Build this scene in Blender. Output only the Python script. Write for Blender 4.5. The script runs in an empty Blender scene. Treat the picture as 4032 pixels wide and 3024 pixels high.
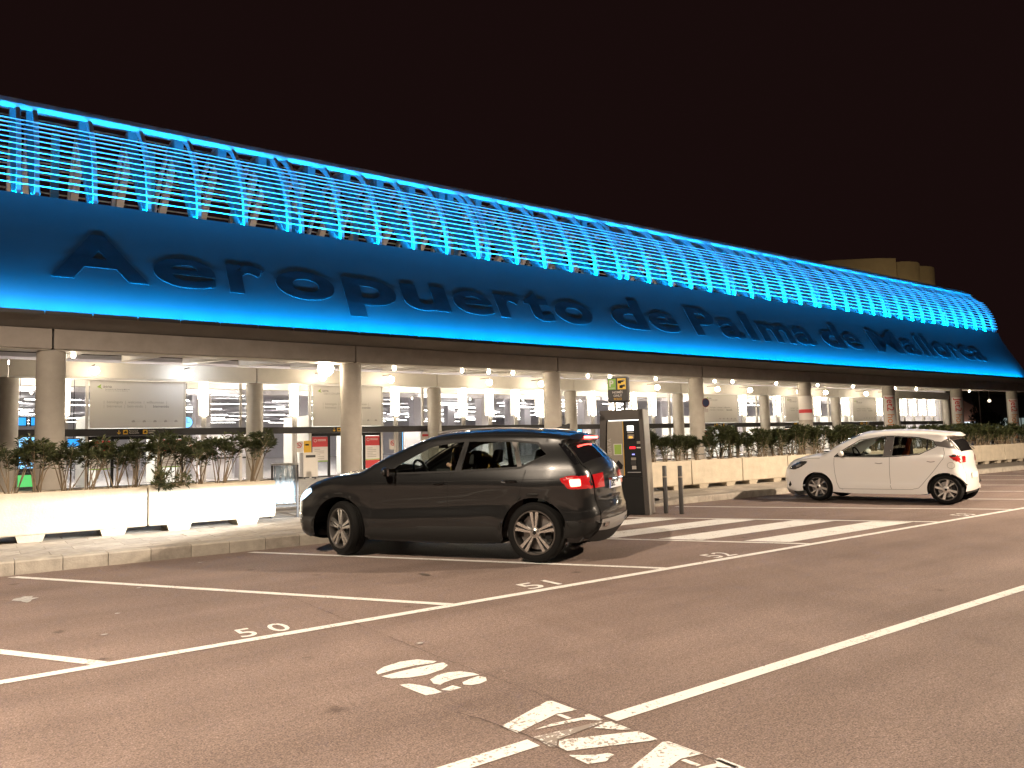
import bpy, bmesh, math, random
from mathutils import Vector, Matrix, noise
from mathutils.geometry import delaunay_2d_cdt

# ---------------------------------------------------------------- scene, camera, sky, lamps, exposure
scene = bpy.context.scene
COL = scene.collection
R = math.radians
scene.render.engine = 'CYCLES'
scene.cycles.use_denoising = True
scene.cycles.max_bounces = 8
scene.cycles.transparent_max_bounces = 16
scene.cycles.sample_clamp_indirect = 6.0
scene.cycles.caustics_reflective = False
scene.cycles.caustics_refractive = False
scene.view_settings.view_transform = 'Standard'
scene.view_settings.look = 'None'
scene.view_settings.gamma = 1.0
scene.view_settings.use_curve_mapping = False
scene.view_settings.exposure = 0.0

CAM_H = 1.4505
PITCH, ROLL, YAW = 0.074974, -0.024873, 0.625766


def make_camera():
    cy, sy = math.cos(YAW), math.sin(YAW)
    cp, sp = math.cos(PITCH), math.sin(PITCH)
    fw = Vector((sy * cp, cy * cp, sp))
    rt = Vector((cy, -sy, 0))
    up = rt.cross(fw)
    c, s = math.cos(ROLL), math.sin(ROLL)
    rt2 = rt * c + up * s
    up2 = up * c - rt * s
    cd = bpy.data.cameras.new('camera')
    cd.sensor_fit = 'HORIZONTAL'
    cd.sensor_width = 36.0
    cd.lens = 3000.0 / 4032.0 * 36.0
    cd.clip_start = 0.05
    cd.clip_end = 3000.0
    o = bpy.data.objects.new('camera', cd)
    COL.objects.link(o)
    m = Matrix((rt2, up2, -fw)).transposed().to_4x4()
    m.translation = Vector((0, 0, CAM_H))
    o.matrix_world = m
    scene.camera = o


make_camera()

world = bpy.data.worlds.new('World')
scene.world = world
world.use_nodes = True
wn = world.node_tree.nodes
wl = world.node_tree.links
bgn = wn['Background']
sky = wn.new('ShaderNodeTexSky')
sky.sky_type = 'NISHITA'
sky.sun_disc = False
sky.sun_elevation = R(-9)
sky.sun_rotation = R(200)
mulsky = wn.new('ShaderNodeMix')
mulsky.data_type = 'RGBA'
mulsky.blend_type = 'ADD'
mulsky.inputs[0].default_value = 1.0
mulsky.inputs[7].default_value = (0.088, 0.037, 0.035, 1)      # warm glow of the town on the night sky
wl.new(sky.outputs[0], mulsky.inputs[6])
wl.new(mulsky.outputs[2], bgn.inputs[0])
bgn.inputs[1].default_value = 0.10

sun_d = bpy.data.lights.new('moon', 'SUN')
sun_d.energy = 0.02
sun_d.angle = R(0.5)
sun_d.color = (1.0, 0.93, 0.85)
sun_o = bpy.data.objects.new('moon', sun_d)
sun_o.rotation_euler = (R(50), 0, R(-20))
COL.objects.link(sun_o)


# ---------------------------------------------------------------- helpers
def tag(o, label=None, cat=None, group=None, kind=None):
    if label: o['label'] = label
    if cat: o['category'] = cat
    if group: o['group'] = group
    if kind: o['kind'] = kind
    return o


class MB:
    """collects vertices and faces of one mesh"""
    def __init__(s):
        s.v, s.f, s.m = [], [], []

    def add(s, vs, fs, mi=0):
        b = len(s.v)
        s.v += [tuple(p) for p in vs]
        for f in fs:
            s.f.append(tuple(b + i for i in f))
            s.m.append(mi)

    def box(s, x0, x1, y0, y1, z0, z1, mi=0):
        s.add([(x0, y0, z0), (x1, y0, z0), (x1, y1, z0), (x0, y1, z0), (x0, y0, z1), (x1, y0, z1), (x1, y1, z1), (x0, y1, z1)],
              [(0, 3, 2, 1), (4, 5, 6, 7), (0, 1, 5, 4), (1, 2, 6, 5), (2, 3, 7, 6), (3, 0, 4, 7)], mi)

    def prism(s, poly, axis, a0, a1, mi=0, cap=True):
        """poly in the two other axes (cyclic order), extruded along axis"""
        n = len(poly)
        def P(p, a):
            if axis == 'x': return (a, p[0], p[1])
            if axis == 'y': return (p[0], a, p[1])
            return (p[0], p[1], a)
        vs = [P(p, a0) for p in poly] + [P(p, a1) for p in poly]
        fs = [(i, (i + 1) % n, n + (i + 1) % n, n + i) for i in range(n)]
        if cap: fs += [tuple(range(n - 1, -1, -1)), tuple(range(n, 2 * n))]
        s.add(vs, fs, mi)

    def lathe(s, prof, n=24, axis='z', c=(0, 0, 0), mi=0, closed=False):
        """prof = [(radius, height)]"""
        vs, fs = [], []
        k = len(prof)
        for j in range(n):
            a = 2 * math.pi * j / n
            ca, sa = math.cos(a), math.sin(a)
            for r, h in prof:
                p = (r * ca, r * sa, h) if axis == 'z' else ((r * ca, h, r * sa) if axis == 'y' else (h, r * ca, r * sa))
                vs.append((p[0] + c[0], p[1] + c[1], p[2] + c[2]))
        for j in range(n):
            j2 = (j + 1) % n
            for i in range(k - 1 + (1 if closed else 0)):
                i2 = (i + 1) % k
                fs.append((j * k + i, j2 * k + i, j2 * k + i2, j * k + i2))
        s.add(vs, fs, mi)

    def tube(s, pts, rad, n=8, mi=0, caps=True):
        pts = [Vector(p) for p in pts]
        rads = rad if isinstance(rad, (list, tuple)) else [rad] * len(pts)
        vs, fs = [], []
        prev = None
        for i, p in enumerate(pts):
            t = (pts[min(i + 1, len(pts) - 1)] - pts[max(i - 1, 0)])
            t = t.normalized() if t.length > 1e-9 else Vector((0, 0, 1))
            ref = prev if prev is not None else (Vector((0, 0, 1)) if abs(t.z) < .9 else Vector((1, 0, 0)))
            u = (ref - t * ref.dot(t)).normalized()
            w = t.cross(u)
            prev = u
            for j in range(n):
                a = 2 * math.pi * j / n
                vs.append(p + (u * math.cos(a) + w * math.sin(a)) * rads[i])
        for i in range(len(pts) - 1):
            for j in range(n):
                j2 = (j + 1) % n
                fs.append((i * n + j, i * n + j2, (i + 1) * n + j2, (i + 1) * n + j))
        if caps:
            fs.append(tuple(range(n - 1, -1, -1)))
            fs.append(tuple((len(pts) - 1) * n + j for j in range(n)))
        s.add(vs, fs, mi)

    def mesh(s, name, smooth=False, angle=None, weld=False, fixn=True):
        me = bpy.data.meshes.new(name)
        me.from_pydata(s.v, [], s.f)
        if any(s.m): me.polygons.foreach_set('material_index', s.m)
        if weld or fixn:
            bm = bmesh.new(); bm.from_mesh(me)
            if weld: bmesh.ops.remove_doubles(bm, verts=bm.verts, dist=1e-4)
            if fixn: bmesh.ops.recalc_face_normals(bm, faces=bm.faces)
            bm.to_mesh(me); bm.free()
        if smooth or angle:
            me.polygons.foreach_set('use_smooth', [True] * len(me.polygons))
            if angle: me.set_sharp_from_angle(angle=R(angle))
        me.update()
        return me


def obj(name, me, mats=None, parent=None, loc=None, rot=None, matrix=None):
    if isinstance(me, MB): me = me.mesh(name)
    if mats is not None and len(me.materials) == 0:
        for m in (mats if isinstance(mats, (list, tuple)) else [mats]): me.materials.append(m)
    o = bpy.data.objects.new(name, me)
    COL.objects.link(o)
    if parent is not None: o.parent = parent
    if loc is not None: o.location = loc
    if rot is not None: o.rotation_euler = rot
    if matrix is not None: o.matrix_local = matrix
    return o


def empty(name, loc=(0, 0, 0), rz=0.0):
    o = bpy.data.objects.new(name, None)
    o.empty_display_size = .2
    COL.objects.link(o)
    o.location = loc
    o.rotation_euler = (0, 0, rz)
    return o


def copy_tree(o, parent=None):
    c = o.copy(); COL.objects.link(c); c.parent = parent
    for ch in list(o.children): copy_tree(ch, c)
    return c


def box_obj(name, b, m, parent=None, bevel=0.0):
    mb = MB(); mb.box(*b)
    o = obj(name, mb, m, parent)
    if bevel:
        md = o.modifiers.new('bevel', 'BEVEL'); md.width = bevel; md.segments = 2; md.limit_method = 'ANGLE'
    return o


def mat(name, col, rough=.6, metal=0.0, spec=.5, emit=None, estr=0.0, var=None, bump=None, coat=0.0, alpha=None, col2=None, trans=0.0):
    """procedural material: var=(scale, amount, detail) colour variation, bump=(scale, strength)"""
    m = bpy.data.materials.new(name); m.use_nodes = True
    nt = m.node_tree; N, L = nt.nodes, nt.links
    b = N['Principled BSDF']
    b.inputs['Base Color'].default_value = (*col, 1)
    b.inputs['Roughness'].default_value = rough
    b.inputs['Metallic'].default_value = metal
    b.inputs['Specular IOR Level'].default_value = spec
    b.inputs['Coat Weight'].default_value = coat
    if coat: b.inputs['Coat Roughness'].default_value = .04
    if trans: b.inputs['Transmission Weight'].default_value = trans
    if emit:
        b.inputs['Emission Color'].default_value = (*emit, 1)
        b.inputs['Emission Strength'].default_value = estr
    if var or bump:
        tc = N.new('ShaderNodeTexCoord')
    if var:
        n1 = N.new('ShaderNodeTexNoise'); n1.inputs['Scale'].default_value = var[0]
        n1.inputs['Detail'].default_value = var[2] if len(var) > 2 else 5
        n1.inputs['Roughness'].default_value = .65
        L.new(tc.outputs['Object'], n1.inputs['Vector'])
        mr = N.new('ShaderNodeMapRange')
        mr.inputs[1].default_value = .3; mr.inputs[2].default_value = .7
        L.new(n1.outputs['Fac'], mr.inputs[0])
        mx = N.new('ShaderNodeMix'); mx.data_type = 'RGBA'
        c2 = col2 if col2 else tuple(c * (1 - var[1]) for c in col)
        mx.inputs[6].default_value = (*c2, 1); mx.inputs[7].default_value = (*col, 1)
        L.new(mr.outputs[0], mx.inputs[0]); L.new(mx.outputs[2], b.inputs['Base Color'])
    if bump:
        n2 = N.new('ShaderNodeTexNoise'); n2.inputs['Scale'].default_value = bump[0]; n2.inputs['Detail'].default_value = 4
        L.new(tc.outputs['Object'], n2.inputs['Vector'])
        bp = N.new('ShaderNodeBump'); bp.inputs['Strength'].default_value = bump[1]; bp.inputs['Distance'].default_value = .02
        L.new(n2.outputs['Fac'], bp.inputs['Height']); L.new(bp.outputs[0], b.inputs['Normal'])
    return m


def glass_mat(name, tint=(1, 1, 1), refl=1.0, rough=0.0, ior=1.5):
    """thin pane: straight transmission and a mirror reflection that grows at grazing angles"""
    m = bpy.data.materials.new(name); m.use_nodes = True
    N, L = m.node_tree.nodes, m.node_tree.links
    N.remove(N['Principled BSDF'])
    out = N['Material Output']
    tr = N.new('ShaderNodeBsdfTransparent'); tr.inputs[0].default_value = (*tint, 1)
    gl = N.new('ShaderNodeBsdfGlossy'); gl.inputs['Roughness'].default_value = rough
    fr = N.new('ShaderNodeLayerWeight'); fr.inputs[0].default_value = .5       # Schlick, same from both sides of the pane
    pw = N.new('ShaderNodeMath'); pw.operation = 'POWER'; pw.inputs[1].default_value = 4.5
    mu = N.new('ShaderNodeMath'); mu.operation = 'MULTIPLY_ADD'; mu.inputs[1].default_value = .9 * refl; mu.inputs[2].default_value = .045 * refl
    mx = N.new('ShaderNodeMixShader')
    L.new(fr.outputs['Facing'], pw.inputs[0]); L.new(pw.outputs[0], mu.inputs[0]); L.new(mu.outputs[0], mx.inputs[0])
    L.new(tr.outputs[0], mx.inputs[1]); L.new(gl.outputs[0], mx.inputs[2]); L.new(mx.outputs[0], out.inputs[0])
    return m


def emis_mat(name, col, strength):
    m = bpy.data.materials.new(name); m.use_nodes = True
    N, L = m.node_tree.nodes, m.node_tree.links
    N.remove(N['Principled BSDF'])
    e = N.new('ShaderNodeEmission'); e.inputs[0].default_value = (*col, 1); e.inputs[1].default_value = strength
    L.new(e.outputs[0], N['Material Output'].inputs[0])
    return m


def text_mesh(body, size=1.0, extrude=.002, bold=0.0, align='LEFT', res=3):
    cu = bpy.data.curves.new('text', 'FONT')
    cu.body = body; cu.size = size; cu.extrude = extrude; cu.offset = bold * size
    cu.align_x = align; cu.resolution_u = res
    o = bpy.data.objects.new('text', cu); COL.objects.link(o)
    dg = bpy.context.evaluated_depsgraph_get(); dg.update()
    me = bpy.data.meshes.new_from_object(o.evaluated_get(dg))
    bpy.data.objects.remove(o); bpy.data.curves.remove(cu)
    me.materials.clear()
    return me


def lettering(body, size, m, parent, origin, xdir, ydir, bold=0.01, align='LEFT', extrude=.002, name='lettering', stretch=1.0, split=False):
    me = text_mesh(body, size, extrude, bold, align)
    x = Vector(xdir).normalized(); y = Vector(ydir).normalized(); z = x.cross(y)
    mt = Matrix((x * stretch, y, z)).transposed().to_4x4(); mt.translation = Vector(origin)
    me.transform(mt)
    if split:
        bm = bmesh.new(); bm.from_mesh(me); bmesh.ops.remove_doubles(bm, verts=bm.verts, dist=1e-6)
        left = set(bm.verts); out = []
        while left:
            st = [next(iter(left))]; isl = set(st)
            while st:
                for e in st.pop().link_edges:
                    for v in e.verts:
                        if v not in isl: isl.add(v); st.append(v)
            left -= isl
            ids = {v: i for i, v in enumerate(isl)}
            mb = MB(); mb.add([v.co for v in isl], [tuple(ids[v] for v in f.verts) for f in bm.faces if f.verts[0] in isl])
            out.append(obj('letter', mb.mesh('letter', fixn=False), m, parent))
        bm.free()
        return out
    me.materials.append(m)
    o = bpy.data.objects.new(name, me); COL.objects.link(o)
    if parent is not None: o.parent = parent
    return o


def interp(tab, x):
    if x <= tab[0][0]: return tab[0][1]
    for (a, va), (b, vb) in zip(tab, tab[1:]):
        if x <= b:
            t = (x - a) / (b - a); t = t * t * (3 - 2 * t) * .5 + t * .5
            return va + (vb - va) * t
    return tab[-1][1]
# ---------------------------------------------------------------- materials
def asphalt_mat():
    m = bpy.data.materials.new('asphalt'); m.use_nodes = True
    N, L = m.node_tree.nodes, m.node_tree.links
    b = N['Principled BSDF']; b.inputs['Specular IOR Level'].default_value = .28
    tc = N.new('ShaderNodeTexCoord')
    def noise_(scale, det=4, rough=.6):
        n = N.new('ShaderNodeTexNoise'); n.inputs['Scale'].default_value = scale; n.inputs['Detail'].default_value = det
        n.inputs['Roughness'].default_value = rough; L.new(tc.outputs['Object'], n.inputs['Vector']); return n
    def ramp(src, stops):
        r = N.new('ShaderNodeValToRGB')
        e = r.color_ramp.elements
        e[0].position, e[0].color = stops[0][0], (*stops[0][1], 1)
        e[1].position, e[1].color = stops[-1][0], (*stops[-1][1], 1)
        for p, c in stops[1:-1]:
            k = e.new(p); k.color = (*c, 1)
        L.new(src, r.inputs[0]); return r
    def mix(a, bb, fac, mode='MIX'):
        x = N.new('ShaderNodeMix'); x.data_type = 'RGBA'; x.blend_type = mode
        if isinstance(fac, float): x.inputs[0].default_value = fac
        else: L.new(fac, x.inputs[0])
        for s, i in ((a, 6), (bb, 7)):
            if isinstance(s, tuple): x.inputs[i].default_value = (*s, 1)
            else: L.new(s, x.inputs[i])
        return x.outputs[2]
    fine = noise_(95, 3, .8)
    base = ramp(fine.outputs['Fac'], [(.30, (.066, .048, .042)), (.5, (.190, .142, .124)), (.70, (.375, .300, .264))]).outputs[0]
    gr2 = noise_(30, 2, .6)
    base = mix(base, ramp(gr2.outputs['Fac'], [(.34, (.84, .84, .83)), (.66, (1.14, 1.14, 1.14))]).outputs[0], 1.0, 'MULTIPLY')
    big = noise_(.45, 5, .6)
    base = mix(base, ramp(big.outputs['Fac'], [(.3, (.80, .79, .78)), (.7, (1.10, 1.09, 1.08))]).outputs[0], 1.0, 'MULTIPLY')
    mid = noise_(3.2, 6, .7)
    base = mix(base, ramp(mid.outputs['Fac'], [(.32, (.84, .83, .82)), (.6, (1.05, 1.05, 1.05))]).outputs[0], .6, 'MULTIPLY')
    # tyre-polished lanes along the aisle
    mpn = N.new('ShaderNodeMapping'); mpn.inputs['Scale'].default_value = (.12, 1.5, 1)
    L.new(tc.outputs['Object'], mpn.inputs[0])
    lane = N.new('ShaderNodeTexNoise'); lane.inputs['Scale'].default_value = 1.0; lane.inputs['Detail'].default_value = 3
    L.new(mpn.outputs[0], lane.inputs['Vector'])
    base = mix(base, ramp(lane.outputs['Fac'], [(.34, (.80, .79, .78)), (.62, (1.06, 1.06, 1.06))]).outputs[0], .8, 'MULTIPLY')
    # oil drips and rubber: small dark blots
    vo = N.new('ShaderNodeTexVoronoi'); vo.inputs['Scale'].default_value = 1.5
    wob = noise_(9, 3)
    addv = N.new('ShaderNodeVectorMath'); addv.operation = 'MULTIPLY_ADD'
    L.new(wob.outputs['Color'], addv.inputs[0]); addv.inputs[1].default_value = (.12, .12, .0); L.new(tc.outputs['Object'], addv.inputs[2])
    L.new(addv.outputs[0], vo.inputs['Vector'])
    stain = ramp(vo.outputs['Distance'], [(.02, (.35, .33, .32)), (.11, (1, 1, 1))]).outputs[0]
    base = mix(base, stain, .75, 'MULTIPLY')
    # pale grit
    sp = noise_(38, 2, .5)
    grit = N.new('ShaderNodeMapRange'); grit.inputs[1].default_value = .755; grit.inputs[2].default_value = .80
    L.new(sp.outputs['Fac'], grit.inputs[0])
    base = mix(base, (.40, .38, .34), grit.outputs[0])
    L.new(base, b.inputs['Base Color'])
    rr = ramp(mid.outputs['Fac'], [(.3, (.62,) * 3), (.7, (.86,) * 3)])
    L.new(rr.outputs[0], b.inputs['Roughness'])
    bp = N.new('ShaderNodeBump'); bp.inputs['Strength'].default_value = .45; bp.inputs['Distance'].default_value = .006
    L.new(fine.outputs['Fac'], bp.inputs['Height']); L.new(bp.outputs[0], b.inputs['Normal'])
    return m


def paint_mat(name, wear=.5, col=(.66, .65, .62)):
    m = bpy.data.materials.new(name); m.use_nodes = True
    N, L = m.node_tree.nodes, m.node_tree.links
    b = N['Principled BSDF']; b.inputs['Roughness'].default_value = .6
    tc = N.new('ShaderNodeTexCoord')
    def no(scale, det):
        n = N.new('ShaderNodeTexNoise'); n.inputs['Scale'].default_value = scale; n.inputs['Detail'].default_value = det
        n.inputs['Roughness'].default_value = .7; L.new(tc.outputs['Object'], n.inputs['Vector']); return n
    n1, n2 = no(42, 4), no(3.5, 4)
    ad = N.new('ShaderNodeMath'); ad.operation = 'MULTIPLY_ADD'; ad.inputs[1].default_value = .55
    L.new(n2.outputs['Fac'], ad.inputs[0]); L.new(n1.outputs['Fac'], ad.inputs[2])
    mr = N.new('ShaderNodeMapRange'); mr.inputs[1].default_value = .57 + .20 * wear; mr.inputs[2].default_value = .62 + .20 * wear
    L.new(ad.outputs[0], mr.inputs[0])
    mx = N.new('ShaderNodeMix'); mx.data_type = 'RGBA'
    mx.inputs[6].default_value = (.22, .19, .165, 1); mx.inputs[7].default_value = (*col, 1)
    L.new(mr.outputs[0], mx.inputs[0]); L.new(mx.outputs[2], b.inputs['Base Color'])
    return m


M = {}
M['asphalt'] = asphalt_mat()
M['paint'] = paint_mat('road_paint', .30)
M['paint_worn'] = paint_mat('worn_road_paint', .55)
M['paint_ghost'] = paint_mat('scuffed_road_paint', 1.25)
M['crack'] = mat('crack', (.050, .038, .033), .9)
M['kerb'] = mat('kerb_concrete', (.42, .38, .32), .8, var=(5, .38), bump=(60, .3))
M['kerb2'] = mat('kerb_concrete_dirty', (.36, .32, .27), .8, var=(6, .45), bump=(60, .3))
M['slab'] = mat('paving_slab', (.46, .41, .35), .75, var=(7, .35), bump=(45, .25))
M['slab2'] = mat('paving_slab_dull', (.39, .35, .30), .75, var=(6, .4), bump=(45, .25))
M['grout'] = mat('joint', (.14, .12, .10), .95)
M['plaza'] = mat('plaza_paving', (.34, .31, .28), .6, var=(2.2, .25), bump=(30, .15))
M['planter'] = mat('planter_concrete', (.56, .49, .38), .8, var=(3.5, .26, 8), bump=(35, .3))
M['soil'] = mat('soil', (.05, .035, .022), .95, bump=(30, .8))
M['leaf'] = mat('oleander_leaf', (.058, .070, .022), .55, var=(2.0, .55), col2=(.026, .036, .012))
M['leaf2'] = mat('oleander_leaf_young', (.100, .108, .034), .55, var=(2.0, .5), col2=(.050, .060, .018))
M['stem'] = mat('oleander_stem', (.20, .15, .095), .8)
M['column'] = mat('column_concrete', (.40, .36, .31), .7, var=(3, .15), bump=(80, .15))
M['beam'] = mat('beam_concrete', (.33, .29, .255), .75, var=(2.0, .22), bump=(40, .15))
M['soffit'] = mat('soffit_panel', (.20, .175, .155), .7, var=(1.2, .25))
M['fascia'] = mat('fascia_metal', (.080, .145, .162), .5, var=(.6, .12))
M['letter'] = mat('letter_face', (.038, .055, .068), .55, var=(3, .4))
M['dark'] = mat('dark_metal', (.028, .025, .024), .5)
M['black'] = mat('black_plastic', (.010, .010, .010), .5, spec=.2)
M['rib'] = mat('white_steel', (.66, .68, .70), .5, var=(2, .15))
M['strut'] = mat('strut_steel', (.27, .29, .29), .6, var=(2, .2))
M['back_strut'] = mat('beige_steel', (.66, .57, .47), .6, var=(2, .2))
M['slat'] = mat('slat_aluminium', (.72, .74, .76), .4, metal=.2)
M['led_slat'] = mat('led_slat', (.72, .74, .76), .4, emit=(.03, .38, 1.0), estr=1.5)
M['rafter'] = mat('rafter_paint', (.76, .71, .63), .5, var=(1.5, .12))
M['roofdark'] = mat('canopy_underside', (.075, .06, .052), .8, var=(2, .3))
M['led'] = emis_mat('blue_led', (.0, .37, 1.0), 900.0)
M['led_top'] = emis_mat('blue_led_top', (.0, .34, 1.0), 900.0)
M['glass'] = glass_mat('pane', (.93, .95, .94), 1.0)
M['frame'] = mat('aluminium_frame', (.55, .52, .48), .4, metal=.4)
M['banner'] = mat('banner_fabric', (.66, .63, .59), .8)
M['tube'] = emis_mat('tube_light', (1.0, .86, .66), 24.0)
M['globe'] = emis_mat('globe_lamp', (1.0, .84, .62), 75.0)
M['spot'] = emis_mat('spot_lamp', (1.0, .84, .62), 900.0)
M['globe_cool'] = emis_mat('globe_lamp_cool', (.86, .92, 1.0), 75.0)
M['hall_tube'] = emis_mat('hall_tube_light', (1.0, .92, .86), 34.0)
M['added_deck_glow'] = emis_mat('added_deck_glow', (1.0, .78, .58), 9.0)
M['hall_fill'] = emis_mat('hall_fill_glow', (1.0, .88, .78), 60.0)
M['hall_wall'] = mat('hall_wall', (.70, .67, .71), .7, var=(1, .1))
M['hall_floor'] = mat('hall_floor', (.42, .39, .38), .25)
M['hall_ceiling'] = mat('hall_ceiling', (.60, .58, .62), .8)
M['hall_beam'] = mat('hall_beam', (.62, .58, .50), .7)
M['white'] = mat('white_paint', (.78, .76, .72), .5)
M['red'] = mat('red_print', (.56, .045, .05), .6)
M['paper'] = mat('white_print', (.66, .62, .58), .7)
M['yellow'] = mat('yellow_print', (.72, .42, .03), .6)
M['green'] = mat('green_print', (.26, .40, .06), .6)
M['grey_print'] = mat('grey_print', (.25, .23, .22), .7)
M['lgrey_print'] = mat('light_grey_print', (.42, .39, .36), .7)
M['steel'] = mat('brushed_steel', (.50, .49, .47), .35, metal=.8)
M['grey_panel'] = mat('grey_panel', (.27, .24, .20), .45, metal=.2, var=(4, .12))
M['screen_blue'] = emis_mat('blue_screen', (.04, .38, 1.0), 1.7)
M['screen_cyan'] = emis_mat('cyan_screen', (.25, .60, 1.0), 2.2)
M['screen_white'] = emis_mat('white_screen', (1, .97, .9), 2.5)
M['screen_red'] = emis_mat('red_display', (1, .03, .04), 2.0)
M['screen_orange'] = emis_mat('orange_light', (1, .45, .08), 1.6)
M['screen_violet'] = emis_mat('violet_light', (.35, .35, 1.0), 2.0)
M['screen_green'] = emis_mat('green_screen', (.15, .75, .2), 1.2)
M['cove'] = emis_mat('lobby_light', (1.0, .95, .9), 12.0)
M['bollard'] = mat('bollard_paint', (.024, .021, .020), .5)
M['bollard_band'] = mat('bollard_band', (.22, .19, .15), .5)
M['bag'] = None
M['tower'] = mat('tower_render', (.36, .28, .16), .85, var=(.25, .3))
M['redwall'] = mat('red_wall', (.36, .14, .07), .85, var=(.5, .25))
M['darkbldg'] = mat('far_building', (.10, .095, .085), .8)
M['trunk'] = mat('bark', (.12, .085, .06), .9)
M['cypress'] = mat('cypress_leaf', (.028, .036, .018), .7)

# ---------------------------------------------------------------- ground and markings
def ground():
    n = 40
    mb = MB()
    mb.add([(-600, -600, 0), (900, -600, 0), (900, 900, 0), (-600, 900, 0)], [(0, 1, 2, 3)])
    o = obj('parking_lot_ground', mb.mesh('asphalt', fixn=False), M['asphalt']); tag(o, kind='structure')


ground()
PZ = .004
SD = Vector((-.534, .845, 0))          # direction of the stalls, from the aisle to the kerb


def marking(name, poly, m='paint', z=PZ):
    mb = MB()
    mb.add([(x, y, z) for x, y in poly], [tuple(range(len(poly)))])
    me = mb.mesh(name, fixn=False)
    if me.polygons[0].normal.z < 0: me.flip_normals()
    return tag(obj(name, me, M[m]), kind='structure')


def xline(x0, x1, y, w, name='parking_line', m='paint'):
    return marking(name, [(x0, y - w / 2), (x1, y - w / 2), (x1, y + w / 2), (x0, y + w / 2)], m)


AY, AW = 5.96, .10
xline(-8, 60, AY, AW)
xline(2.765, 60, 3.03, .10)
xline(-8, 2.265, 3.03, .10)
SEPS = [-1.92, .84, 3.62, 6.39, 9.14, 12.66, 15.42, 18.18, 20.94, 23.7, 26.46, 29.22, 31.98]


def sep(x, y0, y1, w=.055):
    t = SD.x / SD.y
    a, b = x + (y0 - AY) * t, x + (y1 - AY) * t
    return marking('stall_line', [(a - w, y0), (a + w, y0), (b + w, y1), (b - w, y1)])


for i, x in enumerate(SEPS):
    sep(x, AY + AW / 2 + .004, 10.86 if i < 5 else (10.35 if i == 5 else 11.1))
for (y0, y1) in ((6.27, 6.78), (7.25, 7.78), (8.30, 8.85), (9.40, 9.95)):
    t = SD.x / SD.y
    l0, l1 = SEPS[4] + (y0 - AY) * t + .14, SEPS[4] + (y1 - AY) * t + .14
    r0, r1 = SEPS[5] + (y0 - AY) * t - .10, SEPS[5] + (y1 - AY) * t - .10
    marking('crossing_stripe', [(l0, y0), (r0, y0), (r1, y1), (l1, y1)])
# stencilled PLAZA 50 on the aisle (read from the terminal side)
STENCIL = {
 '0': [[(2.165,4.52),(2.18,4.577),(2.263,4.645),(2.406,4.682),(2.521,4.655),(2.60,4.53),(2.558,4.508),(2.434,4.537),(2.281,4.54)],
       [(2.165,4.47),(2.299,4.486),(2.433,4.49),(2.589,4.485),(2.618,4.473),(2.61,4.404),(2.537,4.346),(2.402,4.312),(2.286,4.333),(2.193,4.39)]],
 '5': [[(2.175,4.244),(2.23,4.227),(2.273,4.151),(2.303,4.053),(2.305,3.963),(2.25,3.961),(2.203,3.972),(2.19,4.084)],
       [(2.37,4.216),(2.448,4.261),(2.528,4.268),(2.60,4.237),(2.645,4.154),(2.655,4.098),(2.588,4.112),(2.492,4.126),(2.406,4.108),(2.365,4.083),(2.345,4.131)],
       [(2.493,4.039),(2.559,4.064),(2.634,4.079),(2.655,4.025),(2.625,3.971),(2.562,3.949),(2.507,3.957),(2.475,3.998)],
       [(2.322,4.003),(2.417,4.029),(2.435,3.957),(2.354,3.95)]],
 'A': [[(2.675,3.446),(2.702,3.431),(2.715,3.235),(2.668,3.245),(2.595,3.261),(2.277,3.179),(2.266,3.302)],
       [(2.583,3.250),(2.61,3.245),(2.615,3.16),(2.587,3.163)],
       [(2.702,3.158),(2.723,3.148),(2.725,3.042),(2.704,3.046),(2.653,3.100),(2.371,3.158),(2.486,3.166),(2.622,3.144),(2.682,3.128)]],
 'Z': [[(2.613,2.986),(2.704,3.005),(2.74,2.995),(2.745,2.855),(2.705,2.876),(2.664,2.923)],
       [(2.381,2.975),(2.759,2.812),(2.751,2.68),(2.696,2.697),(2.326,2.852),(2.327,2.918)],
       [(2.300,2.815),(2.345,2.774),(2.399,2.735),(2.459,2.714),(2.465,2.683),(2.387,2.652),(2.305,2.683)]],
}
for k, pl in STENCIL.items():
    for p in pl: marking('stencil_paint', p, 'paint_worn' if k in 'AZ' else 'paint')
for p in STENCIL['A']: marking('stencil_paint', [(x + .07, y - .80) for x, y in p], 'paint_worn')
marking('stencil_paint', [(2.77, 2.36), (2.81, 2.36), (2.81, 2.02), (2.77, 2.02), (2.77, 2.10), (2.44, 2.10), (2.44, 2.24), (2.77, 2.24)], 'paint_worn')
marking('stencil_paint', [(2.44, 2.06), (2.44, 1.90), (2.58, 1.93), (2.48, 2.00)], 'paint_worn')
for p in ([(2.79, 1.80), (2.82, 1.80), (2.82, 1.46), (2.79, 1.46), (2.79, 1.55), (2.46, 1.55), (2.46, 1.70), (2.79, 1.70)],
          [(2.45, 1.52), (2.45, 1.42), (2.52, 1.34), (2.62, 1.35), (2.68, 1.43), (2.68, 1.52), (2.63, 1.52), (2.60, 1.45), (2.53, 1.45), (2.51, 1.52)]):
    marking('stencil_paint', p, 'paint_worn')
marking('stencil_paint', [(2.305, 3.085), (2.70, 3.03), (2.70, 3.012), (2.375, 2.985), (2.32, 2.925), (2.295, 2.94)], 'paint_ghost')


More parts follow.
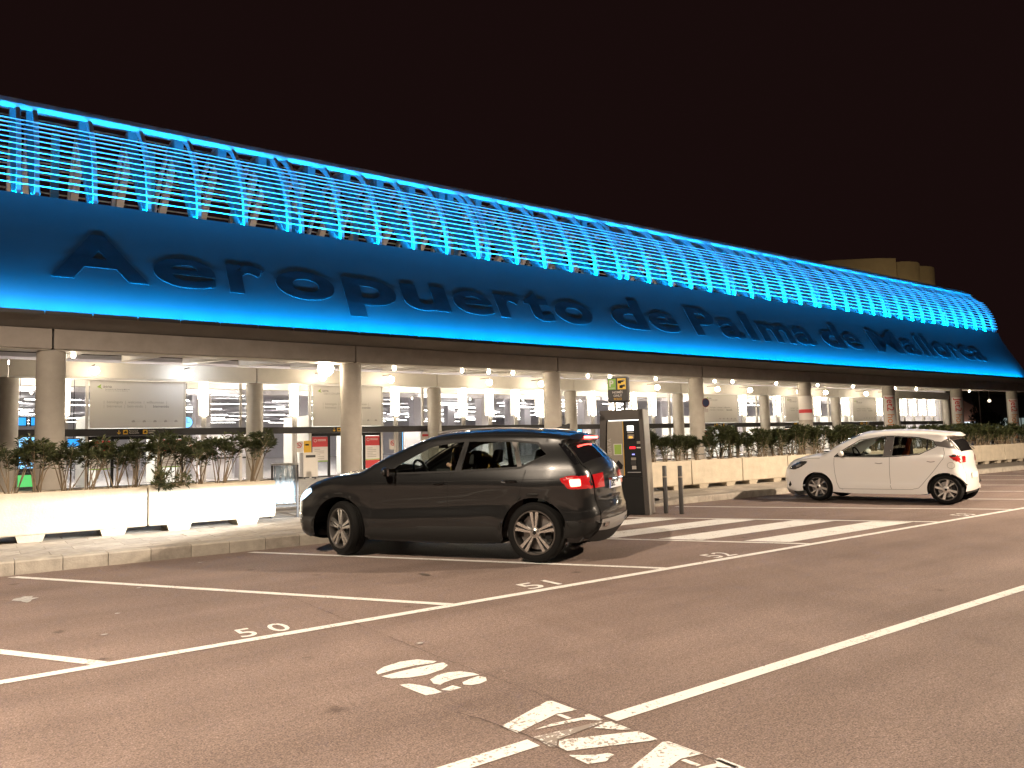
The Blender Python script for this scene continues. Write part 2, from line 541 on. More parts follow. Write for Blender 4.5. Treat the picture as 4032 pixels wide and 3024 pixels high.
def number(txt, x, y=AY + .10, h=.30):
    me = text_mesh(txt, 1.0, 0.0, .006)
    xs = [v.co.x for v in me.vertices]; ys = [v.co.y for v in me.vertices]
    w = .40
    for v in me.vertices:
        v.co.x = x + (v.co.x - min(xs)) / (max(xs) - min(xs)) * w
        v.co.y = y + (v.co.y - min(ys)) / (max(ys) - min(ys)) * h
        v.co.z = PZ
    me.materials.append(M['paint'])
    # stencil bridges are bare ground, so the digits stay simple
    tag(obj('stall_number', me), kind='structure')


number('5 0', 1.78); number('51', 4.55); number('52', 7.33); number('53', 13.75); number('49', -1.0)


def crack(pts, w=.005, seed=1):
    rnd = random.Random(seed)
    P = []
    for (a, b) in zip(pts, pts[1:]):
        n = max(2, int(math.dist(a, b) / .05))
        for i in range(n):
            t = i / n
            P.append((a[0] + (b[0] - a[0]) * t + rnd.uniform(-.008, .008), a[1] + (b[1] - a[1]) * t + rnd.uniform(-.008, .008)))
    mb = MB(); vs = []; fs = []
    for i, (x, y) in enumerate(P):
        ww = w * rnd.uniform(.3, 1.3)
        a, b = P[max(i - 1, 0)], P[min(i + 1, len(P) - 1)]
        t = Vector((b[0] - a[0], b[1] - a[1])).normalized()
        vs += [(x - t.y * ww, y + t.x * ww, .006), (x + t.y * ww, y - t.x * ww, .006)]
        if i: fs.append((2 * i - 2, 2 * i - 1, 2 * i + 1, 2 * i))
    mb.add(vs, fs)
    tag(obj('asphalt_crack', mb, M['crack']), kind='structure')


crack([(2.60, 7.9), (2.63, 6.2), (2.66, 4.6), (2.725, 3.4), (2.76, 2.6), (2.83, 1.5)], .0020, 3)
crack([(2.20, 3.62), (2.27, 3.30), (2.30, 3.02), (2.33, 2.8)], .0025, 4)
crack([(.2, 9.3), (.9, 8.8), (1.7, 8.4), (2.60, 7.9)], .0018, 5)

# litter and a spill
def blot(name, x, y, rx, ry, m, z=.005, seed=0, kind='structure'):
    rnd = random.Random(seed); n = 16
    p = [(x + rx * math.cos(2 * math.pi * i / n) * rnd.uniform(.55, 1.2), y + ry * math.sin(2 * math.pi * i / n) * rnd.uniform(.55, 1.2)) for i in range(n)]
    return marking(name, p, m, z)
M['spill'] = mat('dried_spill', (.50, .49, .47), .6, var=(30, .6))
M['damp'] = mat('damp_patch', (.075, .060, .050), .6)
blot('dried_spill', .55, 9.12, .10, .20, 'spill', seed=2)
for k, (x, y) in enumerate(((1.55, 8.95), (2.5, 10.35), (1.16, 7.7), (2.73, 5.0), (.95, 6.9), (11.0, 6.5), (11.7, 7.6))):
    blot('dried_spill', x, y, .03, .022, 'spill', .009, seed=10 + k)
blot('oil_stain', 4.2, 7.55, .05, .10, 'damp', .0045, seed=30)


# ---------------------------------------------------------------- pavement along the parking row
def pavement():
    KZ = .165
    def island(x0, x1, ramp0, ramp1, ky, kz, name, slab_x1):
        base = box_obj(name, (x0 + (.6 if ramp0 else 0), x1 - (.6 if ramp1 else 0), ky + .30, 16.0, -.05, kz - .012), M['grout'])
        tag(base, kind='structure')
        rnd = random.Random(int(abs(x0) * 7) + 3)
        x = x0; i = 0
        while x < x1 - .05:
            xe = min(x + .5, x1)
            dz0 = dz1 = 0.0
            if ramp0 and i < 2: dz0, dz1 = (kz - .03) * (1 - i / 2), (kz - .03) * (1 - (i + 1) / 2)
            if ramp1 and x > x1 - 1.05:
                k = (x - (x1 - 1.0)) / 1.0; dz0, dz1 = (kz - .03) * max(0, k), (kz - .03) * min(1, max(0, k + .5))
            mb = MB(); g = .004; ch = .018; j = rnd.uniform(-.004, .004)
            prof = [(ky + j, -.05), (ky + j, kz - ch), (ky + j + ch, kz), (ky + .296, kz), (ky + .296, -.05)]
            vs = [(x + g, p, z - (dz0 if z > 0 else 0)) for p, z in prof] + [(xe - g, p, z - (dz1 if z > 0 else 0)) for p, z in prof]
            n = 5
            mb.add(vs, [(a, (a + 1) % n, n + (a + 1) % n, n + a) for a in range(n)] + [tuple(range(n - 1, -1, -1)), tuple(range(n, 2 * n))])
            if x < slab_x1:
                obj('kerb_stone', mb, M['kerb'] if rnd.random() < .6 else M['kerb2'], base)
            else:
                obj('kerb_stone', mb, M['kerb'], base)
            x = xe; i += 1
        # slabs
        y = ky + .30; row = 0
        while y < 15.0:
            xs = x0 + (.6 if ramp0 else 0) + (.0 if row % 2 == 0 else -.3)
            if xs < -1.2: xs += .6 * int((-1.2 - xs) / .6)
            while xs < min(slab_x1, x1 - (.6 if ramp1 else 0)):
                a, b = max(xs, x0 + (.6 if ramp0 else 0)), min(xs + .6, x1 - (.6 if ramp1 else 0))
                if b - a > .05:
                    j = rnd.uniform(-.0025, .0025)
                    mb = MB(); mb.box(a + .003, b - .003, y + .003, y + .397, kz - .03, kz + j)
                    obj('paving_slab', mb, M['slab'] if rnd.random() < .62 else M['slab2'], base)
                xs += .6
            y += .40; row += 1
    island(-7.45, 9.05, False, True, 11.02, KZ, 'pavement', 6.6)
    island(11.75, 44.75, True, False, 11.42, .135, 'pavement', 20.0)


pavement()
# apron behind the planters up to the terminal, and the lane crossing in it
pl = box_obj('terminal_forecourt', (-12, 75, 16.0, 30.44, -.05, .15), M['plaza']); tag(pl, kind='structure')
pr = MB(); pr.add([(9.05, 11.1, .008), (11.75, 11.4, .008), (11.75, 16.0, .15), (9.05, 16.0, .15)], [(0, 1, 2, 3)])
tag(obj('dropped_path', pr.mesh('dropped_path', fixn=False), M['plaza']), kind='structure')
for k in range(5):
    y = 16.25 + k * .9
    marking('forecourt_stripe', [(4.6, y), (8.6, y), (8.6, y + .45), (4.6, y + .45)], 'paint', .154)
# ---------------------------------------------------------------- planters and oleanders
def make_planter():
    root = empty('concrete_planter')
    L2, D, z0, z1 = 2.0, .66, .10, .715          # local z from the pavement
    mb = MB(); t = .07; b = .012
    # outer shell with a small bottom chamfer, open top with an inner wall
    mb.add([(0, 0, z0 + .02), (L2, 0, z0 + .02), (L2, D, z0 + .02), (0, D, z0 + .02), (0, 0, z1), (L2, 0, z1), (L2, D, z1), (0, D, z1),
            (t, t, z1), (L2 - t, t, z1), (L2 - t, D - t, z1), (t, D - t, z1), (t, t, z1 - .12), (L2 - t, t, z1 - .12), (L2 - t, D - t, z1 - .12), (t, D - t, z1 - .12),
            (.02, .02, z0), (L2 - .02, .02, z0), (L2 - .02, D - .02, z0), (.02, D - .02, z0)],
           [(0, 1, 5, 4), (1, 2, 6, 5), (2, 3, 7, 6), (3, 0, 4, 7), (4, 5, 9, 8), (5, 6, 10, 9), (6, 7, 11, 10), (7, 4, 8, 11),
            (8, 9, 13, 12), (9, 10, 14, 13), (10, 11, 15, 14), (11, 8, 12, 15), (12, 13, 14, 15), (16, 17, 1, 0), (17, 18, 2, 1), (18, 19, 3, 2), (19, 16, 0, 3), (19, 18, 17, 16)])
    o = obj('body', mb, M['planter'], root)
    md = o.modifiers.new('bevel', 'BEVEL'); md.width = .012; md.segments = 2; md.limit_method = 'ANGLE'
    fm = MB()
    fm.add([(-.15, .04, 0), (.15, .04, 0), (.15, D - .04, 0), (-.15, D - .04, 0), (-.185, .02, z0 + .004), (.185, .02, z0 + .004), (.185, D - .02, z0 + .004), (-.185, D - .02, z0 + .004)],
           [(0, 3, 2, 1), (4, 5, 6, 7), (0, 1, 5, 4), (1, 2, 6, 5), (2, 3, 7, 6), (3, 0, 4, 7)])
    fme = fm.mesh('foot')
    obj('foot', fme, M['planter'], root, (.46, 0, 0)); obj('foot', fme, None, root, (1.54, 0, 0))
    s = MB(); s.box(t + .002, L2 - t - .002, t + .002, D - t - .002, z1 - .13, z1 - .05)
    obj('soil', s, M['soil'], root)
    return root


PLAB = [('pale concrete planter glaring white in the headlights, next to the litter bin', (2.395, 13.10, .165)),
        ('headlit concrete planter one narrow joint away from the planter next to the bin', (.375, 13.10, .165))]
proto_p = make_planter()
for i, (lab, loc) in enumerate(PLAB):
    o = proto_p if i == 0 else copy_tree(proto_p)
    o.location = loc; tag(o, lab, 'planter', 'planters on the kerb island')
RIGHT_PL = [13.0 + 2.03 * k for k in range(13)]
for k, x in enumerate(RIGHT_PL):
    o = copy_tree(proto_p); o.location = (x, 13.10, .135)
    if k == 0: tag(o, 'beige concrete planter behind the two bollards, next to the pay machine', 'planter')
    elif k == 1: tag(o, 'beige concrete planter between the bollards and the nose of the white car', 'planter')
    else: tag(o, 'beige concrete planter in the long row behind the white car', 'planter', 'planter row behind the white car')


def make_oleander(seed, leaves=420, hgt=.88, spread=.34, low=.45):
    """stems fanning out of the soil, with whorls of narrow leaves towards their tips"""
    rnd = random.Random(seed)
    root = empty('oleander_shrub')
    sm = MB(); lm = MB()
    nst = 9
    tips = []
    for i in range(nst):
        a = rnd.uniform(0, 2 * math.pi); sp = rnd.uniform(.15, 1) * spread
        h = hgt * rnd.uniform(.72, 1.05)
        b = Vector((rnd.uniform(-.07, .07), rnd.uniform(-.06, .06), 0))
        e = Vector((b.x + math.cos(a) * sp, b.y + math.sin(a) * sp * .7, h))
        mid = b.lerp(e, .5) + Vector((rnd.uniform(-.03, .03), rnd.uniform(-.03, .03), .06))
        pts = [b, b.lerp(mid, .6), mid, mid.lerp(e, .55), e]
        sm.tube(pts, [.010, .009, .007, .005, .003], 5, caps=False)
        tips.append(pts)
        for q in range(2):
            s = mid.lerp(e, rnd.uniform(0, .5)); a2 = rnd.uniform(0, 6.28)
            e2 = s + Vector((math.cos(a2) * .14, math.sin(a2) * .12, rnd.uniform(.12, .26)))
            sm.tube([s, s.lerp(e2, .5) + Vector((0, 0, .02)), e2], [.005, .004, .002], 4, caps=False)
            tips.append([s, s.lerp(e2, .5), e2])
    per = leaves // len(tips)
    for pts in tips:
        for k in range(per):
            t = 1 - abs(rnd.gauss(0, .27 if low > .3 else .40)); t = max(low, min(1.0, t))
            if t == low: t = rnd.uniform(low, 1)
            f = t * (len(pts) - 1); i = min(int(f), len(pts) - 2)
            p = pts[i].lerp(pts[i + 1], f - i)
            d = (pts[i + 1] - pts[i]).normalized()
            a = rnd.uniform(0, 6.28)
            side = Vector((math.cos(a), math.sin(a), 0))
            dr = (d * rnd.uniform(.2, 1.0) + side * rnd.uniform(.6, 1.1) + Vector((0, 0, rnd.uniform(-.3, .25)))).normalized()
            ln = rnd.uniform(.075, .135); w = ln * rnd.uniform(.085, .12)
            wv = dr.cross(Vector((rnd.uniform(-.4, .4), rnd.uniform(-.4, .4), 1))).normalized() * w
            q = p + dr * ln * .5 + Vector((0, 0, .006)); e = p + dr * ln - Vector((0, 0, ln * rnd.uniform(0, .25)))
            lm.add([p, q + wv, e, q - wv], [(0, 1, 2), (0, 2, 3)], 0 if rnd.random() < .75 else 1)
    obj('stem', sm.mesh('stem', smooth=True), M['stem'], root)
    obj('foliage', lm.mesh('foliage', fixn=False), [M['leaf'], M['leaf2']], root)
    return root


sparse = [make_oleander(11 + i, 1000, .84, .52, .45) for i in range(4)]
LEFTX = [(.60, 13.42, .98), (.90, 13.36, .94), (1.30, 13.46, .90), (1.62, 13.40, .96), (1.95, 13.38, .90), (2.22, 13.44, .90), (2.60, 13.38, 1.06), (2.92, 13.46, .94), (3.22, 13.40, .92), (3.56, 13.40, 1.0), (4.12, 13.42, 1.08)]
usedp = [False] * 4
def place_shrub(protos, used, i, loc, s, rz, lab, grp):
    k = i % len(protos)
    o = copy_tree(protos[k]) if used[k] else protos[k]
    used[k] = True
    o.location = loc; o.scale = (s, s, s); o.rotation_euler = (0, 0, rz)
    tag(o, lab, 'shrub', grp)
for i, (x, y, s) in enumerate(LEFTX):
    place_shrub(sparse, usedp, i, (x, y, .165 + .655), s, i * 1.7, 'open twiggy oleander with bare lower stems in a headlit planter', 'oleanders in the headlit planters')
tr = make_oleander(29, 260, .30, .34, .2)
tr.location = (2.62, 13.22, .80); tr.rotation_euler = (R(55), 0, 0)
tag(tr, 'small green oleander sprig hanging over the planter edge', 'shrub')
dense = [make_oleander(51 + i, 1500, .78, .34, .14) for i in range(4)]
usedd = [False] * 4
rnd = random.Random(5)
x = 13.2; i = 0
while x < 39:
    if abs((x - 13.0) % 2.03) > .08:
        place_shrub(dense, usedd, i, (x, 13.43 + rnd.uniform(-.08, .08), .135 + .655), rnd.uniform(.80, 1.14), rnd.uniform(0, 6.28),
                    'bushy oleander in the planter row behind the white car', 'oleander hedge behind the white car')
        i += 1
    x += rnd.uniform(.34, .46)

# ---------------------------------------------------------------- the terminal
T = empty('airport_terminal', (0, 0, 0))
tag(T, 'long airport terminal with a blue lit louvred roof and round concrete columns', 'terminal')
X0, X1 = -6.0, 60.3
CX = [1.8 + 8.16 * k for k in range(-1, 8)]
BZ = 4.05


def column_mesh(r, z0, z1):
    mb = MB()
    mb.lathe([(0, z1), (r - .05, z1), (r - .02, z1 - .03), (r, z1 - .06), (r, z0), (0, z0)], 40)
    return mb.mesh('column', smooth=True, angle=40)


cm = column_mesh(.33, .15, BZ - .002)
cols = []
for x in CX:
    o = obj('column', cm, M['column'] if not cm.materials else None, T, (x, 22.5, 0)); cols.append(o)
# front beam in lengths with open joints over the columns
for a, b in zip([X0] + CX, CX + [X1 + .4]):
    mb = MB()
    mb.prism([(22.10, BZ), (22.80, BZ), (22.80, 4.55), (22.10, 4.55)], 'x', a + .025, b - .025)
    o = obj('front_beam', mb, M['beam'], T)
    mb = MB(); mb.box(a + .05, b - .05, 22.17, 22.75, BZ - .03, BZ - .002)
    obj('beam_edge', mb, M['rafter'], o)
jb = MB(); jb.box(X0, X1, 22.2, 22.7, BZ + .05, 4.50)
# dark core seen in the joints
obj('beam_core', jb, M['dark'], T)
# sloping soffit above the beam
mb = MB()
mb.prism([(22.16, 4.556), (22.9, 4.556), (22.9, 4.86), (21.53, 4.86), (21.49, 4.83)], 'x', X0, X1 + .3)
obj('soffit', mb, M['soffit'], T)
# fascia, a gently curved metal skin
FP = [(21.84, 4.872), (22.00, 5.20), (22.16, 5.54), (22.43, 6.05), (22.80, 6.66), (23.13, 7.25), (23.42, 7.80), (23.57, 8.20), (23.61, 8.35), (23.63, 8.35), (23.63, 8.28), (23.74, 8.28)]
FL = [0.0]
for (a, b) in zip(FP, FP[1:]): FL.append(FL[-1] + math.dist(a, b))


def fascia_pt(s, off=0.0):
    for i in range(len(FP) - 1):
        if s <= FL[i + 1] or i == len(FP) - 2:
            t = (s - FL[i]) / (FL[i + 1] - FL[i])
            y = FP[i][0] + (FP[i + 1][0] - FP[i][0]) * t; z = FP[i][1] + (FP[i + 1][1] - FP[i][1]) * t
            # blended normal
            dy, dz = FP[i + 1][0] - FP[i][0], FP[i + 1][1] - FP[i][1]
            n = math.hypot(dy, dz)
            return y - dz / n * off, z + dy / n * off


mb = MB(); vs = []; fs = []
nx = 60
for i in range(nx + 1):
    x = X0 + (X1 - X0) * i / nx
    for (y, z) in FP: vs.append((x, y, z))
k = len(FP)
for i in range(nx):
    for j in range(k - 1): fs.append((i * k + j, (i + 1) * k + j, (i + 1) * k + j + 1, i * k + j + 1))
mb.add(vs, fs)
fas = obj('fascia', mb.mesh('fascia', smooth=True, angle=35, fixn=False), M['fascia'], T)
mb = MB()
mb.prism(FP + [(26.0, 8.33), (26.0, 4.87)], 'x', X1 - .02, X1 + .03)
obj('fascia_end', mb, M['beam'], T)

# letters on the fascia
LET = [('A', 1.75, 4.05), ('e', 4.2, 5.86), ('r', 6.2, 7.33), ('o', 7.62, 9.49), ('p', 9.81, 11.67), ('u', 11.92, 13.69), ('e', 13.92, 15.55), ('r', 15.78, 16.95),
       ('t', 17.1, 18.34), ('o', 18.51, 20.41), ('d', 21.54, 23.46), ('e', 23.69, 25.45), ('P', 26.41, 28.15), ('a', 28.3, 29.9), ('l', 30.25, 30.89), ('m', 31.3, 33.9),
       ('a', 34.1, 35.78), ('d', 36.57, 38.5), ('e', 38.7, 40.3), ('M', 41.6, 44.6), ('a', 44.9, 46.6), ('l', 46.95, 47.5), ('l', 47.85, 48.4), ('o', 48.7, 50.5), ('r', 50.85, 51.9),
       ('c', 52.1, 53.6), ('a', 53.8, 55.43)]
refH = text_mesh('H', 1.0, 0, .038)
ysH = [v.co.y for v in refH.vertices]; capH, baseH = max(ysH), min(ysH)
S0, CAP = 1.18, 1.65
for ch, a, b in LET:
    me = text_mesh(ch, 1.0, .02, .016 if ch in 'ea' else .030, res=6)
    bm = bmesh.new(); bm.from_mesh(me)
    bmesh.ops.remove_doubles(bm, verts=bm.verts, dist=1e-5)
    # slice long faces so that they follow the curve
    for kk in range(1, 9):
        c = -.25 + kk * .125
        bmesh.ops.bisect_plane(bm, geom=bm.verts[:] + bm.edges[:] + bm.faces[:], plane_co=(0, c, 0), plane_no=(0, 1, 0))
    xs = [v.co.x for v in bm.verts]; xa, xb = min(xs), max(xs)
    for f in bm.faces: f.material_index = 0 if f.normal.z > .9 else 1
    for v in bm.verts:
        s = S0 + (v.co.y - baseH) / (capH - baseH) * CAP
        y, z = fascia_pt(s, .016 if v.co.z > 0 else -.01)
        v.co = Vector((a + (v.co.x - xa) / (xb - xa) * (b - a), y, z))
    bm.normal_update(); bm.to_mesh(me); bm.free()
    me.materials.append(M['letter']); me.materials.append(M['fascia'])
    obj('letter', me, None, fas)

# LED fixtures in the ledge under the fascia
seg = 1.03
lip = MB(); lip.box(.012, seg - .012, 21.44, 21.485, 4.80, 4.898); lip.box(.012, seg - .012, 21.485, 21.84, 4.864, 4.870)
lipm = lip.mesh('led_fixture')
st = MB(); st.add([(.03, 21.59, 4.876), (seg - .03, 21.59, 4.876), (seg - .03, 21.64, 4.880), (.03, 21.64, 4.880)], [(0, 1, 2, 3)])
stm = st.mesh('led_strip', fixn=False)
if stm.polygons[0].normal.z < 0: stm.flip_normals()
n = int((X1 - 1.0 - X0) / seg)
for i in range(n):
    o = obj('led_fixture', lipm, M['dark'] if not lipm.materials else None, T, (.53 - 6 * seg + i * seg, 0, 0))
    obj('led_strip', stm, M['led'] if not stm.materials else None, o)

# barrel of hoops, struts and slats above the fascia
BC, BR = (27.40, 8.30), 3.74


def arc(a0, a1, r, n):
    return [(BC[0] - r * math.cos(R(a0 + (a1 - a0) * i / n)), BC[1] + r * math.sin(R(a0 + (a1 - a0) * i / n))) for i in range(n + 1)]


hm = MB()
th = .055
o1, i1 = arc(0, 178, BR, 40), arc(0, 178, BR - .20, 40)
vs = [(sx, y, z) for sx in (-th, th) for (y, z) in o1 + i1]
nn = 41; fs = []
for sd in (0, 1):
    o_ = sd * 2 * nn
    for i in range(nn - 1): fs.append((o_ + i, o_ + i + 1, o_ + nn + i + 1, o_ + nn + i))
for i in range(nn - 1):
    fs.append((i, i + 1, 2 * nn + i + 1, 2 * nn + i)); fs.append((nn + i, nn + i + 1, 3 * nn + i + 1, 3 * nn + i))
hm.add(vs, fs)
hoop_me = hm.mesh('hoop', smooth=True, angle=40)
def bar_mesh(a, b, w, th, name):
    """flat bar in the Y-Z plane from a to b"""
    mb = MB()
    d = Vector((b[0] - a[0], b[1] - a[1])).normalized(); n_ = Vector((-d.y, d.x)) * w / 2
    mb.prism([(a[0] - n_.x, a[1] - n_.y), (a[0] + n_.x, a[1] + n_.y), (b[0] + n_.x, b[1] + n_.y), (b[0] - n_.x, b[1] - n_.y)], 'x', -th / 2, th / 2)
    return mb.mesh(name)
fs_me = bar_mesh((23.98, 8.35), (26.85, 11.55), .34, .24, 'front_strut')
bs_me = bar_mesh((31.2, 8.4), (27.3, 11.5), .24, .22, 'back_strut')
vp_me = MB(); vp_me.box(-.11, .11, 27.25, 27.5, 8.3, 11.5); vp_me = vp_me.mesh('post')
nd_me = MB(); nd_me.box(-.14, .14, 26.45, 27.6, 11.42, 11.80); nd_me = nd_me.mesh('node_plate')
rib_x = []
mod0 = 1.48 - 7.365
for mI in range(0, 9):
    b = mod0 + 7.365 * mI
    rib_x += [b + 1.39 * q for q in range(5)] + [b + 6.95]
rib_x = [x for x in rib_x if X0 < x < X1 - .25] + [X1 - .12]
for x in rib_x:
    h = obj('hoop', hoop_me, None if hoop_me.materials else M['rib'], T, (x, 0, 0))
    obj('front_strut', fs_me, None if fs_me.materials else M['strut'], h, (-.02, 0, 0))
    obj('node_plate', nd_me, None if nd_me.materials else M['strut'], h)
    obj('back_strut', bs_me, None if bs_me.materials else M['back_strut'], h, (0.03, 0, 0))
for x in rib_x[::2]:
    obj('post', vp_me, None if vp_me.materials else M['back_strut'], T, (x + .7, 0, 0))


def slat_obj(ang, w, tilt, m, name='slat', xa=X0, xb=X1 + .05, t=.012, r=BR + .03, lean=None):
    """blade of width w at the angle on the barrel; tilt = angle of the blade against the tangent"""
    y, z = BC[0] - r * math.cos(R(ang)), BC[1] + r * math.sin(R(ang))
    a = R(90 - ang + tilt)
    # tangent direction (upwards along the barrel)
    ty, tz = math.sin(R(ang)), math.cos(R(ang))
    ca, sa = math.cos(R(tilt)), math.sin(R(tilt))
    dy, dz = ty * ca - tz * sa, tz * ca + ty * sa
    if lean is not None: dy, dz = -math.sin(R(lean)), math.cos(R(lean))     # fixed lean: the face looks down and out
    ny, nz = -dz, dy
    mb = MB()
    mb.prism([(y - dy * w / 2 - ny * t / 2, z - dz * w / 2 - nz * t / 2), (y + dy * w / 2 - ny * t / 2, z + dz * w / 2 - nz * t / 2),
              (y + dy * w / 2 + ny * t / 2, z + dz * w / 2 + nz * t / 2), (y - dy * w / 2 + ny * t / 2, z - dz * w / 2 + nz * t / 2)], 'x', xa, xb)
    return obj(name, mb, m, T)


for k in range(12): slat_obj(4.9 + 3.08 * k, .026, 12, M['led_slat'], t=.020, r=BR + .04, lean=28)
for k in range(14): slat_obj(53 + 2.7 * k, .15, -8, M['slat'], 'roof_slat', lean=42)
for k in range(24): slat_obj(97 + 3.4 * k, .05, 0, M['back_strut'], 'rear_slat', t=.03)
# second run of LED strips along the fascia top, at the foot of the hoops
st2 = MB(); st2.add([(.03, 23.66, 8.305), (seg - .03, 23.66, 8.305), (seg - .03, 23.70, 8.305), (.03, 23.70, 8.305)], [(0, 1, 2, 3)])
st2m = st2.mesh('led_strip', fixn=False)
if st2m.polygons[0].normal.z < 0: st2m.flip_normals()
for i in range(n):
    obj('led_strip', st2m, M['led_top'] if not st2m.materials else None, T, (.53 - 6 * seg + i * seg, 0, 0))
# edge rail at the fascia top
mb = MB(); mb.box(X0, X1, 23.72, 23.80, 8.29, 8.33); obj('edge_rail', mb, M['slat'], T)
mb = MB(); mb.box(X0, X1, 23.74, 31.3, 8.12, 8.20); obj('roof_deck', mb, M['roofdark'], T)
dk = MB(); dk.box(0, 3.2, 28.6, 28.8, 8.205, 8.23); dk = dk.mesh('added_deck_glow')  # warm strips added out of view to light the rear slats and back struts
for i in range(16): obj('added_deck_glow', dk, None if dk.materials else M['added_deck_glow'], T, (-5 + i * 4.0, 0, 0))
mb = MB(); mb.box(X0, X1, 31.2, 31.35, 7.5, 8.5); obj('rear_upstand', mb, M['beam'], T)

# ---- canopy between the front beam and the facade
for a, b in zip([-6.94] + [1.2 + 8.14 * k for k in range(0, 8)], [1.2 + 8.14 * k for k in range(0, 8)] + [66.4]):
    mb = MB(); mb.box(a + .02, b - .02, 30.0, 30.44, 4.03, 4.57); o = obj('rear_beam', mb, M['rafter'], T)
    mb = MB(); mb.box(a + .02, b - .02, 30.06, 30.40, 3.985, 4.028); obj('beam_edge', mb, M['white'], o)
rf = MB(); rf.add([(-.055, 22.82, 4.10), (.055, 22.82, 4.10), (.055, 30.0, 4.62), (-.055, 30.0, 4.62), (-.055, 22.82, 4.36), (.055, 22.82, 4.36), (.055, 30.0, 4.93), (-.055, 30.0, 4.93)],
                  [(0, 3, 2, 1), (4, 5, 6, 7), (0, 1, 5, 4), (1, 2, 6, 5), (2, 3, 7, 6), (3, 0, 4, 7)])
rf.box(-.14, .14, 22.82, 22.83, 4.09, 4.10)
rfm = rf.mesh('rafter')
fl = MB(); fl.add([(-.13, 22.83, 4.085), (.13, 22.83, 4.085), (.13, 29.99, 4.605), (-.13, 29.99, 4.605), (-.13, 22.83, 4.098), (.13, 22.83, 4.098), (.13, 29.99, 4.618), (-.13, 29.99, 4.618)],
                  [(0, 3, 2, 1), (4, 5, 6, 7), (0, 1, 5, 4), (1, 2, 6, 5), (2, 3, 7, 6), (3, 0, 4, 7)])
flm = fl.mesh('flange')
i = 0; x = -5.6
while x < 60.2:
    o = obj('rafter', rfm, None if rfm.materials else M['rafter'], T, (x, 0, 0))
    obj('flange', flm, None if flm.materials else M['rafter'], o)
    x += 2.04; i += 1
mb = MB(); mb.add([(X0, 22.85, 4.40), (X1, 22.85, 4.40), (X1, 30.4, 4.98), (X0, 30.4, 4.98)], [(0, 1, 2, 3)]); obj('canopy_ceiling', mb, M['roofdark'], T)

# ---- facade
FY = 30.56
col2 = column_mesh(.32, .15, 3.985)
for k in range(0, 9):
    x = 1.2 + 8.14 * k
    if x < 68: obj('facade_column', col2, None if col2.materials else M['column'], T, (x, 30.30, 0))
bays = []
for k in range(8):
    c = 5.17 + 8.14 * k
    bays.append((c, k in (0, 1, 4, 5, 6)))
mulx = set()
tubes = []
for c, door in bays:
    if door:
        mulx.update((c - 2.30, c - 1.62, c + 1.62, c + 2.30)); tubes += [c - 2.30, c + 2.30]
    else:
        mulx.update((c - 2.30, c - .77, c + .77, c + 2.30)); tubes += [c - 2.30, c - .77, c + .77, c + 2.30]
    mulx.update((c - 3.70, c + 3.70))
mulx = sorted(x for x in mulx if -3 < x < 66.3)
mme = MB(); mme.box(-.045, .045, FY - .06, FY + .06, .15, 3.985); mme = mme.mesh('mullion')
for x in mulx: obj('mullion', mme, None if mme.materials else M['frame'], T, (x, 0, 0))
mb = MB(); mb.box(-3, 66.3, FY - .12, FY + .10, 1.99, 2.25)
obj('transom', mb, M['dark'], T)
mb = MB(); mb.box(-3, 66.3, FY - .05, FY + .05, .15, .21)
obj('sill_rail', mb, M['dark'], T)
xx = [-3.0] + mulx + [66.3]
for a, b in zip(xx, xx[1:]):
    mid = (a + b) / 2
    isdoor = any(door and abs(mid - c) < 1.5 for c, door in bays)
    mb = MB(); mb.box(a + .05, b - .05, FY - .006, FY + .006, 2.255, 3.98); obj('glass_pane', mb, M['glass'], T)
    if not isdoor:
        mb = MB(); mb.box(a + .05, b - .05, FY - .006, FY + .006, .215, 1.985); obj('glass_pane', mb, M['glass'], T)
tb = MB()
for s in (-1, 1): tb.lathe([(0, 2.72), (.05, 2.72), (.062, 2.76), (.062, 4.0), (.05, 4.0), (0, 4.0)], 10, c=(s * .075, FY - .16, 0))
tbm = tb.mesh('tube_lamp', smooth=True, angle=40)
hs = MB()
for s in (-1, 1): hs.box(s * .075 - .02, s * .075 + .02, FY - .115, FY - .065, .15, 2.72)
hsm = hs.mesh('conduit')
for x in tubes:
    o = obj('tube_lamp', tbm, None if tbm.materials else M['tube'], T, (x, 0, 0))
    obj('conduit', hsm, None if hsm.materials else M['frame'], o)

